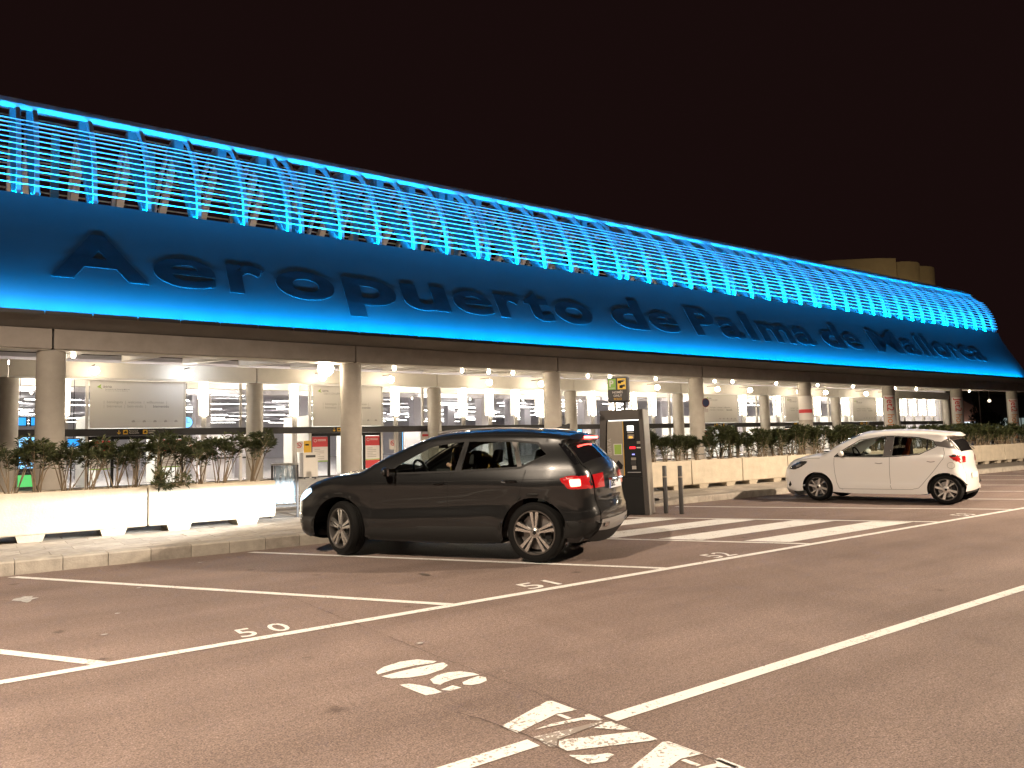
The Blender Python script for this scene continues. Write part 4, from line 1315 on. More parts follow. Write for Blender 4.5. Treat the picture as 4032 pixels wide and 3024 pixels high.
# ---------------------------------------------------------------- mast lamps that light the car park (outside the frame)
def lamp_post(x, y, h, power, aim, lab, col):
    r = empty('mast_lamp', (x, y, 0))
    mb = MB(); mb.lathe([(.0, 0), (.16, 0), (.16, .5), (.10, .6), (.06, h), (0, h)], 16); obj('pole', mb.mesh('pole', smooth=True, angle=40), M['steel'], r)
    d = Vector((aim[0] - x, aim[1] - y, 0)).normalized()
    mb = MB(); mb.tube([(0, 0, h - .1), (d.x * 1.0, d.y * 1.0, h + .1)], .04, 8); obj('arm', mb, M['steel'], r)
    hd = MB(); c = Vector((d.x * 1.2, d.y * 1.2, h + .12))
    hd.box(c.x - .22, c.x + .22, c.y - .22, c.y + .22, c.z - .02, c.z + .10); obj('head', hd, M['dark'], r)
    mb = MB(); mb.box(c.x - .17, c.x + .17, c.y - .17, c.y + .17, c.z - .034, c.z - .024); obj('lens', mb, emis_mat('mast_lens', col, 30), r)
    ld = bpy.data.lights.new('mast_light', 'SPOT'); ld.energy = power; ld.color = col; ld.spot_size = R(159); ld.spot_blend = .12; ld.shadow_soft_size = .16
    lo = bpy.data.objects.new('mast_light', ld); COL.objects.link(lo); lo.parent = r; lo.location = (c.x, c.y, c.z - .06)
    tag(r, lab, 'street lamp')


lamp_post(-5.5, 3.5, 9.5, 18500, (3, 7), 'tall steel mast lamp beside the aisle near the first stalls', (1.0, .81, .62))
lamp_post(22.5, -3.5, 9.5, 46000, (14, 5), 'tall steel mast lamp across the aisle from the white car', (1.0, .80, .60))

# ---------------------------------------------------------------- far things
def tower():
    t = empty('rendered_tower', (0, 0, 0))
    S = .6
    def lobe(x0, x1, y0, z1, bow, name='wall'):
        mb = MB(); n = 14; pts = []
        for i in range(n + 1):
            u = i / n
            pts.append((x0 + (x1 - x0) * u, y0 - bow * math.sin(math.pi * min(1, u * 1.0)) ** .7))
        pts += [(x1, y0 + 14), (x0, y0 + 14)]
        mb.prism(pts, 'z', 0, z1)
        return obj(name, mb.mesh(name, smooth=True, angle=30), M['tower'], t)
    mb = MB(); mb.prism([(106, 86), (108.5, 71.5), (112, 66.5), (117, 62), (119.6, 60.7), (120.4, 61.5), (120.4, 88)], 'z', 0, 28.9)
    obj('wall', mb.mesh('wall', smooth=True, angle=30), M['tower'], t)
    lobe(120.1, 126.3, 60.8, 28.4, 1.6)
    lobe(126.0, 132.3, 61.3, 28.45, 1.6)
    mb = MB(); mb.box(121, 131.5, 63, 74, 28.3, 28.38); obj('roof', mb, M['darkbldg'], t)
    tag(t, 'windowless ochre tower with three rounded bays rising behind the terminal', 'building')


tower()
fl_ = empty('added_floodlight_box', (112, 45.0, 7.72))  # floodlight added only to brighten the tower
mb = MB(); mb.box(-.4, .4, -.2, .2, .3, .9); obj('case', mb, M['dark'], fl_)
mb = MB(); mb.box(-.05, .05, -.05, .05, 0, .3); obj('leg', mb, M['dark'], fl_)
ld = bpy.data.lights.new('added_flood', 'SPOT'); ld.energy = 9000; ld.color = (1, .78, .48); ld.spot_size = R(120); ld.spot_blend = .6; ld.shadow_soft_size = .4
lo = bpy.data.objects.new('added_flood', ld); COL.objects.link(lo); lo.parent = fl_; lo.location = (0, .35, .8)
lo.rotation_euler = Vector((6, 15, 15)).to_track_quat('-Z', 'Y').to_euler()
tag(fl_, 'black floodlight box added on the dark building roof to brighten the ochre tower', 'floodlight')
b = empty('red_building', (0, 0, 0))
mb = MB(); mb.prism([(74, .0), (95.5, .0), (95.5, 3.95), (89.5, 5.3), (74, 5.3)], 'y', 40, 48); obj('wall', mb, M['redwall'], b)
mb = MB(); mb.box(89.0, 96.2, 39.2, 39.9, 2.05, 2.35); obj('lit_canopy', mb, emis_mat('canopy_light', (.8, .9, 1), 1.6), b)
mb = MB(); mb.box(84, 95, 39.94, 39.99, .3, 1.9); obj('shopfront', mb, M['darkbldg'], b)
tag(b, 'low brick red building with a bright white canopy edge beyond the last columns', 'building')
b = empty('dark_building', (0, 0, 0))
mb = MB(); mb.box(99, 135, 44, 58, 0, 6.0); obj('wall', mb, M['darkbldg'], b)
mb = MB(); mb.prism([(99, 6.0), (135, 6.0), (132, 8), (102, 7.6)], 'y', 43.5, 58); obj('roof', mb, mat('mossy_roof', (.12, .11, .05), .9), b)
gm = mat('lit_shopfront', (.3, .33, .30), .4, emit=(.65, .8, .75), estr=.28)
for i in range(7):
    mb = MB(); mb.box(101 + i * 4.2, 104.6 + i * 4.2, 43.92, 43.985, .4, 2.9); f = obj('window', mb, gm, b)
    mb = MB(); mb.box(102.75 + i * 4.2, 102.85 + i * 4.2, 43.88, 43.915, .4, 2.9); obj('window_bar', mb, M['dark'], f)
tag(b, 'dark building with pale lit shop windows beyond the last columns', 'building')


def cypress(x, y, h, w, lab, seed):
    r = empty('cypress_tree', (x, y, 0)); rnd = random.Random(seed)
    mb = MB(); mb.tube([(0, 0, 0), (.03, 0, h * .3), (0, .02, h * .85)], [.12, .09, .02], 8); obj('trunk', mb, M['trunk'], r)
    lm = MB()
    for i in range(2600):
        t = rnd.random() ** .8
        z = .5 + (h - .5) * t
        rr = w * (math.sin(math.pi * min(1, .12 + t * .86)) ** .75) * (rnd.random() ** .45) * (1 + .25 * math.sin(z * 5 + seed))
        a = rnd.uniform(0, 6.28)
        p = Vector((rr * math.cos(a), rr * math.sin(a), z)); s = rnd.uniform(.07, .16)
        d = Vector((math.cos(a) * .5, math.sin(a) * .5, 1)).normalized() * s * 1.6
        u = d.cross(Vector((rnd.uniform(-1, 1), rnd.uniform(-1, 1), .2))).normalized() * s * .5
        lm.add([p - u, p + u, p + d], [(0, 1, 2)])
    obj('crown', lm.mesh('crown', fixn=False), M['cypress'], r)
    tag(r, lab, 'tree')


cypress(84.0, 35.0, 5.6, .8, 'tall dark cypress beside the red building', 4)
cypress(86.3, 35.5, 3.6, 1.6, 'low dark bushy tree next to the tall cypress', 7)
cypress(88.8, 36.0, 3.0, 1.4, 'low dark bushy tree in front of the lit shop windows', 9)
gl = empty('globe_lamp', (82.7, 33.6, 0))
mb = MB(); mb.lathe([(0, -.16), (.08, -.139), (.139, -.08), (.16, 0), (.139, .08), (.08, .139), (0, .16)], 16, c=(0, 0, 4.28)); obj('globe', mb.mesh('globe', smooth=True), emis_mat('dim_globe', (1, .85, .6), 2.0), gl)
mb = MB(); mb.tube([(0, 0, 4.44), (0, 0, 5.4)], .03, 8); mb.tube([(0, 0, 5.4), (-2.2, 0, 5.5)], .03, 8); mb.tube([(-2.2, 0, 5.5), (-2.2, 0, 0)], .05, 8); obj('post', mb, M['rafter'], gl)
tag(gl, 'small globe lamp hanging from a pale post beyond the terminal end', 'lamp')
# ---------------------------------------------------------------- cars
def pip(p, poly):
    x, y = p; c = False; n = len(poly); j = n - 1
    for i in range(n):
        xi, yi = poly[i]; xj, yj = poly[j]
        if (yi > y) != (yj > y) and x < (xj - xi) * (y - yi) / (yj - yi) + xi: c = not c
        j = i
    return c


def seg_dist(p, a, b):
    ax, ay = a; bx, by = b; dx, dy = bx - ax, by - ay
    l = dx * dx + dy * dy
    t = 0 if l == 0 else max(0, min(1, ((p[0] - ax) * dx + (p[1] - ay) * dy) / l))
    return math.hypot(p[0] - ax - dx * t, p[1] - ay - dy * t), t


def catmull(pts, step=.05, closed=False):
    """smooth resample; pts of any dimension"""
    out = []; n = len(pts)
    rng = range(n if closed else n - 1)
    for i in rng:
        p0, p1, p2, p3 = (pts[(i - 1) % n], pts[i], pts[(i + 1) % n], pts[(i + 2) % n]) if closed else (pts[max(i - 1, 0)], pts[i], pts[i + 1], pts[min(i + 2, n - 1)])
        d = math.dist(p1[:2], p2[:2]); k = max(1, int(round(d / step)))
        for q in range(k):
            t = q / k
            out.append(tuple(.5 * (2 * b + (c - a) * t + (2 * a - 5 * b + 4 * c - d_) * t * t + (3 * b - a - 3 * c + d_) * t ** 3) for a, b, c, d_ in zip(p0, p1, p2, p3)))
    if not closed: out.append(tuple(pts[-1]))
    return out


def rounded(poly, r=.03, n=4):
    """round the corners of a closed 2-d polygon; a point may carry its own radius as third value"""
    out = []; N = len(poly)
    for i in range(N):
        p = Vector(poly[i][:2]); a = Vector(poly[i - 1][:2]); b = Vector(poly[(i + 1) % N][:2])
        rr = poly[i][2] if len(poly[i]) > 2 else r
        da, db = (a - p), (b - p)
        t = min(rr, da.length * .45, db.length * .45)
        s, e = p + da.normalized() * t, p + db.normalized() * t
        for k in range(n + 1):
            u = k / n
            q = s * (1 - u) ** 2 + p * 2 * u * (1 - u) + e * u * u
            out.append((q.x, q.y))
    return out


def densify(poly, step=.05, closed=True):
    out = []; n = len(poly)
    for i in range(n if closed else n - 1):
        a, b = poly[i], poly[(i + 1) % n]
        k = max(1, int(math.dist(a, b) / step))
        for q in range(k):
            t = q / k; out.append((a[0] + (b[0] - a[0]) * t, a[1] + (b[1] - a[1]) * t))
    if not closed: out.append(poly[-1])
    return out


class Car:
    """shell built from the side view: chain = (x, z, edge radius, bulge of the cross line) over the car from nose to tail"""
    def __init__(s, name, chain, tags, bottom, width_z, width_x, flare, windows, axles, arch_r, mats, root, bumps=()):
        s.root, s.mats = root, mats
        s.wz, s.wx, s.flare, s.axles, s.arch_r, s.bumps = width_z, width_x, flare, axles, arch_r, bumps
        s.chain = catmull(chain, .045)
        s.tagx = tags
        # theta: slope of the cross line at the shell edge
        s.edge = []
        for (x, z, r, b) in s.chain:
            yi = s.base(x, z) - r
            th = math.atan(2 * b / max(.2, yi))
            s.edge.append((r, th))
        s.bottom = bottom
        s.outline = [(p[0], p[1]) for p in s.chain] + bottom
        s.windows = windows

    def base(s, x, z):
        y = interp(s.wz, z) + interp(s.wx, x)
        for (ax, az) in s.axles:
            d = math.hypot(x - ax, z - az) - s.arch_r
            if d > -.05: y += s.flare * math.exp(-(d / .09) ** 2)
        for f in s.bumps: y += f(x, z)
        return y

    def side(s, x, z):
        best = 1e9; bi = 0; bt = 0
        ch = s.chain
        for i in range(len(ch) - 1):
            if abs(ch[i][0] - x) > .5 and abs(ch[i + 1][0] - x) > .5: continue
            d, t = seg_dist((x, z), ch[i][:2], ch[i + 1][:2])
            if d < best: best, bi, bt = d, i, t
        y = s.base(x, z)
        r = s.edge[bi][0] * (1 - bt) + s.edge[bi + 1][0] * bt
        th = s.edge[bi][1] * (1 - bt) + s.edge[bi + 1][1] * bt
        D = r * math.cos(th)
        if best < D:
            q = min(1, (D - best) / r)
            y -= r * (1 - math.sqrt(max(0, 1 - q * q)))
        return y

    def cdt(s, outer, holes=(), spacing=.06, extra=()):
        pts = []; edges = []
        def loop(poly):
            b = len(pts); n = len(poly)
            pts.extend(Vector(p) for p in poly); edges.extend((b + i, b + (i + 1) % n) for i in range(n))
        loop(outer)
        for h in holes: loop(h)
        x0, x1 = min(p[0] for p in outer), max(p[0] for p in outer); z0, z1 = min(p[1] for p in outer), max(p[1] for p in outer)
        ni = int((x1 - x0) / spacing) + 1; nj = int((z1 - z0) / spacing) + 1
        loops = [outer] + list(holes)
        def clear(p, m):
            for lp in loops:
                for i in range(len(lp)):
                    if abs(lp[i][0] - p[0]) < .15 and seg_dist(p, lp[i], lp[(i + 1) % len(lp)])[0] < m: return False
            return True
        for i in range(ni + 1):
            for j in range(nj + 1):
                p = (x0 + (i + .5 * (j % 2)) * spacing, z0 + j * spacing)
                if pip(p, outer) and not any(pip(p, h) for h in holes) and clear(p, spacing * .35): pts.append(Vector(p))
        for p in extra:
            if pip(p, outer) and not any(pip(p, h) for h in holes) and clear(p, .004): pts.append(Vector(p))
        v, e, f, _, _, _ = delaunay_2d_cdt(pts, edges, [], 0, 1e-5)
        out = []
        for t in f:
            c = sum((v[i] for i in t), Vector((0, 0))) / len(t)
            if pip(c, outer) and not any(pip(c, h) for h in holes): out.append(tuple(t))
        return [(p.x, p.y) for p in v], out

    def add_side(s, mb, v2, tris, off=0.0, both=True):
        for sg in ((1, -1) if both else (1,)):
            vs = []
            for p in v2:
                o = off(p) if callable(off) else off
                vs.append((p[0], sg * (s.side(p[0], p[1]) + o), p[1]))
            mb.add(vs, [t if sg < 0 else t[::-1] for t in tris])

    def patch(s, name, poly, m, off=0.0, spacing=.06, both=True, parent=None, edge_drop=None, sides=None):
        """piece of the flank: one mesh per side"""
        poly = densify(poly, .04)
        v2, tr = s.cdt(poly, (), spacing)
        res = []
        for sg in (sides or ((1, -1) if both else (1,))):
            mb = MB(); vs = []
            for p in v2:
                o = off
                if edge_drop is not None:
                    dd = min(seg_dist(p, poly[i], poly[(i + 1) % len(poly)])[0] for i in range(len(poly)))
                    o = off * min(1, (dd / edge_drop)) ** .5 if dd < edge_drop else off
                    if dd < 1e-6: o = -.004
                vs.append((p[0], sg * (s.side(p[0], p[1]) + o), p[1]))
            mb.add(vs, [t if sg < 0 else t[::-1] for t in tr])
            res.append(obj(name, mb.mesh(name, smooth=True, angle=40, fixn=False), m, parent or s.root))
        return res

    def ribbon(s, name, line, w, m, off=.002, sides=(1, -1), closed=False, parent=None):
        line = densify(line, .04, closed)
        n = len(line); res = []
        for sg in sides:
            mb = MB(); vs = []; fs = []
            for i, p in enumerate(line):
                a = line[(i - 1) % n] if (closed or i > 0) else p
                b = line[(i + 1) % n] if (closed or i < n - 1) else p
                t = Vector((b[0] - a[0], b[1] - a[1])).normalized(); nx, nz = -t.y * w / 2, t.x * w / 2
                for q in (1, -1):
                    xx, zz = p[0] + q * nx, p[1] + q * nz
                    vs.append((xx, sg * (s.side(xx, zz) + off), zz))
            for i in range(n - (0 if closed else 1)):
                j = (i + 1) % n; fs.append((2 * i, 2 * i + 1, 2 * j + 1, 2 * j) if sg > 0 else (2 * i, 2 * j, 2 * j + 1, 2 * i + 1))
            mb.add(vs, fs)
            res.append(obj(name, mb.mesh(name, smooth=True, fixn=False), m, parent or s.root))
        return res

    def strip_pt(s, i, v, off=0.0):
        x, z, r, b = s.chain[i]
        a, c = s.chain[max(i - 1, 0)], s.chain[min(i + 1, len(s.chain) - 1)]
        t = Vector((c[0] - a[0], c[1] - a[1])).normalized()
        n = Vector((t.y, -t.x))
        # the chain runs nose to tail over the roof: outward is to its right
        yi = s.base(x, z) - r
        k = b * (1 - v * v) + off
        return (x + (-n.x if False else n.x) * k * s.nsign, v * yi, z + n.y * k * s.nsign)

    def row(s, x, z):
        return min(range(len(s.chain)), key=lambda i: (s.chain[i][0] - x) ** 2 + (s.chain[i][1] - z) ** 2)

    def strip_patch(s, name, i0, i1, v0, v1, m, off=.003, nv=10, parent=None, rows=None):
        mb = MB(); vs = []; fs = []; idx = list(range(i0, i1 + 1))
        for q, i in enumerate(idx):
            f = q / max(1, len(idx) - 1)
            a = v0(f) if callable(v0) else v0; b = v1(f) if callable(v1) else v1
            for j in range(nv + 1): vs.append(s.strip_pt(i, a + (b - a) * j / nv, off))
        for q in range(len(idx) - 1):
            for j in range(nv): fs.append((q * (nv + 1) + j, q * (nv + 1) + j + 1, (q + 1) * (nv + 1) + j + 1, (q + 1) * (nv + 1) + j))
        mb.add(vs, fs)
        return obj(name, mb.mesh(name, smooth=True, fixn=True), m, parent or s.root)

    def build_shell(s, ws, rw, vws=.93, vrw=.86):
        """ws, rw: (first row, last row) of windscreen and rear window"""
        s.nsign = 1
        # make sure the normal points outwards on the roof
        i = max(range(len(s.chain)), key=lambda k: s.chain[k][1])
        a, c = s.chain[i - 1], s.chain[i + 1]
        if -(c[0] - a[0]) < 0: s.nsign = -1
        s.ws, s.rw = ws, rw
        extra = []
        for i in range(0, len(s.chain)):
            x, z, r, b = s.chain[i]; D = r * math.cos(s.edge[i][1])
            a, c = s.chain[max(i - 1, 0)], s.chain[min(i + 1, len(s.chain) - 1)]
            t = Vector((c[0] - a[0], c[1] - a[1])).normalized(); n = Vector((t.y, -t.x)) * s.nsign
            for f in (.06, .18, .36, .6, .85, 1.05): extra.append((x - n.x * D * f, z - n.y * D * f))
        v2, tr = s.cdt(s.outline, s.windows, .055, extra)
        mb = MB(); s.add_side(mb, v2, tr)
        NV = 16; n = len(s.chain); vs = []; fs = []
        vv = [-1 + 2 * j / NV for j in range(NV + 1)]
        vv = sorted(set(vv + [-vws, vws, -vrw, vrw])); NV = len(vv) - 1
        for i in range(n):
            for v in vv: vs.append(s.strip_pt(i, v))
        for i in range(n - 1):
            for j in range(NV):
                c = (vv[j] + vv[j + 1]) / 2
                if ws[0] <= i < ws[1] and abs(c) < vws: continue
                if rw[0] <= i < rw[1] and abs(c) < vrw: continue
                fs.append((i * (NV + 1) + j, i * (NV + 1) + j + 1, (i + 1) * (NV + 1) + j + 1, (i + 1) * (NV + 1) + j))
        mb.add(vs, fs)
        me = mb.mesh('body', smooth=True, angle=42, weld=True, fixn=True)
        return obj('body', me, s.mats['paint'], s.root)


def wheel(root, name, x, z, y, r, rim_r, w, style, mats, steer=0.0, side=1):
    """wheel with its outer face towards +y (side=1) or -y"""
    wr = empty(name); wr.parent = root; wr.location = (x, y, z); wr.rotation_euler = (0, 0, steer + (0 if side > 0 else math.pi))
    sh = r - rim_r
    mb = MB()
    prof = [(rim_r - .004, -.02), (rim_r + .008, -.004), (rim_r + sh * .35, .004), (rim_r + sh * .7, -.006), (r - .018, -.025), (r - .003, -.045)]
    for g in range(3):
        yy = -.045 - (g + 1) * (w - .09) / 4
        prof += [(r, yy + .006), (r - .009, yy + .004), (r - .009, yy - .004), (r, yy - .006)]
    prof += [(r - .003, -w + .045), (r - .018, -w + .025), (rim_r + sh * .6, -w + .004), (rim_r - .004, -w + .02)]
    mb.lathe(prof, 56, axis='y'); obj('tyre', mb.mesh('tyre', smooth=True, angle=35), mats['tyre'], wr)
    mb = MB(); mb.lathe([(rim_r + .006, -.006), (rim_r + .004, .002), (rim_r - .008, .002), (rim_r - .016, -.012), (rim_r - .03, -w * .75), (rim_r - .01, -w + .01)], 48, axis='y')
    rim = obj('rim', mb.mesh('rim', smooth=True, angle=35), mats['rim'], wr)
    mb = MB(); mb.lathe([(0, -.10), (rim_r - .05, -.10), (rim_r - .05, -.115), (0, -.115)], 36, axis='y'); obj('brake_disc', mb, mats['disc'], wr)
    mb = MB(); mb.lathe([(0, -.155), (rim_r - .028, -.155)], 36, axis='y'); obj('rim_back', mb, mats['black'], wr)
    mb = MB(); mb.box(-rim_r * .75, -rim_r * .45, -.10, -.06, -.08, .08); obj('caliper', mb, mats['black'], wr)
    def spoke(mb, a, da, r0, r1, w0, w1, y0, y1, th=.03):
        """bar from radius r0 at angle a to r1 at angle a+da"""
        p0 = Vector((math.cos(a) * r0, math.sin(a) * r0)); p1 = Vector((math.cos(a + da) * r1, math.sin(a + da) * r1))
        d = (p1 - p0).normalized(); n = Vector((-d.y, d.x))
        vs = []
        for p, ww, yy in ((p0, w0, y0), (p1, w1, y1)):
            for q in (1, -1): vs += [(p.x + n.x * ww * q, yy, p.y + n.y * ww * q), (p.x + n.x * (ww + .006) * q, yy - th, p.y + n.y * (ww + .006) * q)]
        mb.add(vs, [(0, 2, 6, 4), (1, 0, 4, 5), (2, 3, 7, 6), (3, 1, 5, 7), (0, 1, 3, 2), (4, 6, 7, 5)])
    sm = mats['spoke']
    if style == 'twin':
        for k in range(5):
            a = math.pi / 2 + k * 2 * math.pi / 5
            mb = MB()
            spoke(mb, a - .22, .07, .055, rim_r - .008, .010, .021, -.012, -.006)
            spoke(mb, a + .22, -.07, .055, rim_r - .008, .010, .021, -.012, -.006)
            obj('spoke', mb, sm, rim)
            mb = MB(); spoke(mb, a, 0, .05, rim_r - .012, .012, .030, -.022, -.016); obj('spoke_infill', mb, mats['black'], rim)
    else:
        for k in range(4):
            a = math.pi / 2 + k * 2 * math.pi / 4 + .15
            mb = MB()
            spoke(mb, a, .10, .04, rim_r - .006, .018, .022, -.010, -.004)
            spoke(mb, a + .50, .20, .07, rim_r - .006, .008, .012, -.014, -.006)
            obj('spoke', mb, sm, rim)
    mb = MB(); mb.lathe([(0, .0), (.030, -.002), (.036, -.008), (.062, -.012), (.068, -.035), (0, -.035)], 24, axis='y'); obj('hub_cap', mb.mesh('hub_cap', smooth=True, angle=40), sm, rim)
    mb = MB(); mb.lathe([(0, .004), (.022, .003), (.024, -.001)], 20, axis='y'); obj('hub_badge', mb, mats['black'], rim)
    return wr


def car_mats(prefix, paint):
    return dict(paint=paint, tyre=mat(prefix + '_tyre', (.0045, .0043, .004), .8, spec=.2), rim=mat(prefix + '_rim', (.16, .15, .14), .35, metal=.8),
                spoke=mat(prefix + '_spoke', (.62, .60, .57), .25, metal=.9), disc=mat(prefix + '_disc', (.25, .24, .23), .4, metal=.9), black=mat(prefix + '_black', (.008, .008, .008), .55, spec=.2),
                trim=mat(prefix + '_trim', (.010, .0095, .009), .7, spec=.25), gap=mat(prefix + '_gap', (.006, .006, .006), .9), chrome=mat(prefix + '_chrome', (.6, .6, .6), .15, metal=1.0),
                glass=glass_mat(prefix + '_glass', (.76, .82, .80), 1.0), dark_glass=glass_mat(prefix + '_privacy_glass', (.55, .60, .58), 1.0), seat=mat(prefix + '_seat', (.020, .019, .018), .85),
                lining=mat(prefix + '_lining', (.03, .028, .027), .8), headliner=mat(prefix + '_headliner', (.25, .22, .19), .9))


def seat(root, x, y, m, name='seat', hr=True):
    st = empty(name); st.parent = root; st.location = (x, y, .28)
    mb = MB(); mb.box(-.05, .48, -.25, .25, .0, .22); o = obj('cushion', mb, m, st); o.modifiers.new('b', 'BEVEL').width = .05
    mb = MB(); mb.add([(-.12, -.24, .15), (.05, -.24, .15), (.05, .24, .15), (-.12, .24, .15), (-.30, -.20, .82), (-.17, -.20, .82), (-.17, .20, .82), (-.30, .20, .82)], [(0, 3, 2, 1), (4, 5, 6, 7), (0, 1, 5, 4), (1, 2, 6, 5), (2, 3, 7, 6), (3, 0, 4, 7)])
    o = obj('backrest', mb, m, st); bv = o.modifiers.new('b', 'BEVEL'); bv.width = .045; bv.segments = 3
    if hr:
        mb = MB(); mb.add([(-.34, -.13, .87), (-.24, -.13, .87), (-.24, .13, .87), (-.34, .13, .87), (-.36, -.11, 1.06), (-.28, -.11, 1.06), (-.28, .11, 1.06), (-.36, .11, 1.06)], [(0, 3, 2, 1), (4, 5, 6, 7), (0, 1, 5, 4), (1, 2, 6, 5), (2, 3, 7, 6), (3, 0, 4, 7)])
        o = obj('headrest', mb, m, st); bv = o.modifiers.new('b', 'BEVEL'); bv.width = .04; bv.segments = 3
        mb = MB()
        for s_ in (-.06, .06): mb.tube([(-.26, s_, .80), (-.30, s_, .9)], .006, 6)
        obj('headrest_post', mb, M['steel'], st)
    return st


def cabin(root, cm, wheel_x, dash_x, seats, rear_x, wheel_z=.98, hw=.72, floor=.30):
    mb = MB(); mb.box(rear_x - .4, dash_x + .45, -hw, hw, floor - .04, floor); obj('floor_pan', mb, cm['lining'], root)
    mb = MB(); mb.prism([(dash_x + .55, .55), (dash_x, .60), (dash_x - .06, .86), (dash_x + .02, .97), (dash_x + .35, 1.0), (dash_x + .55, .98)], 'y', -hw, hw)
    mb2 = MB(); mb2.v = [(v[0], v[1], v[2]) for v in mb.v]; mb2.f, mb2.m = mb.f, mb.m
    obj('dashboard', mb2, cm['lining'], root)
    mb = MB(); n = 28; pts = []
    for i in range(n + 1):
        a = 2 * math.pi * i / n; pts.append((wheel_x + .10 * math.sin(a) * .6, .36 + .18 * math.cos(a), wheel_z + .18 * math.sin(a) * .85))
    mb.tube(pts, .016, 8); mb.tube([(wheel_x, .36, wheel_z), (wheel_x + .25, .36, wheel_z - .12)], .035, 8); mb.tube([(wheel_x, .19, wheel_z), (wheel_x, .53, wheel_z)], .02, 6)
    obj('steering_wheel', mb.mesh('steering_wheel', smooth=True), cm['black'], root)
    for x, y in seats: seat(root, x, y, cm['seat'])
# ---------------------------------------------------------------- the dark SUV
def beam_pattern(ld):
    """dipped beam: a flat fan with a sharp upper cut-off, in the car's own axes"""
    ld.use_nodes = True
    N, L = ld.node_tree.nodes, ld.node_tree.links
    em = N['Emission']
    tc = N.new('ShaderNodeTexCoord'); sx = N.new('ShaderNodeSeparateXYZ')
    L.new(tc.outputs['Normal'], sx.inputs[0])
    def step(src, a, b):
        m = N.new('ShaderNodeMapRange'); m.interpolation_type = 'SMOOTHSTEP'
        m.inputs[1].default_value, m.inputs[2].default_value = a, b
        L.new(src, m.inputs[0]); return m.outputs[0]
    def mul(a, b):
        m = N.new('ShaderNodeMath'); m.operation = 'MULTIPLY'; L.new(a, m.inputs[0]); L.new(b, m.inputs[1]); return m.outputs[0]
    up = step(sx.outputs['Z'], .045, -.02)
    lo = step(sx.outputs['Z'], -.36, -.16)
    fw = step(sx.outputs['X'], .45, .9)
    L.new(mul(mul(up, lo), fw), em.inputs['Strength'])


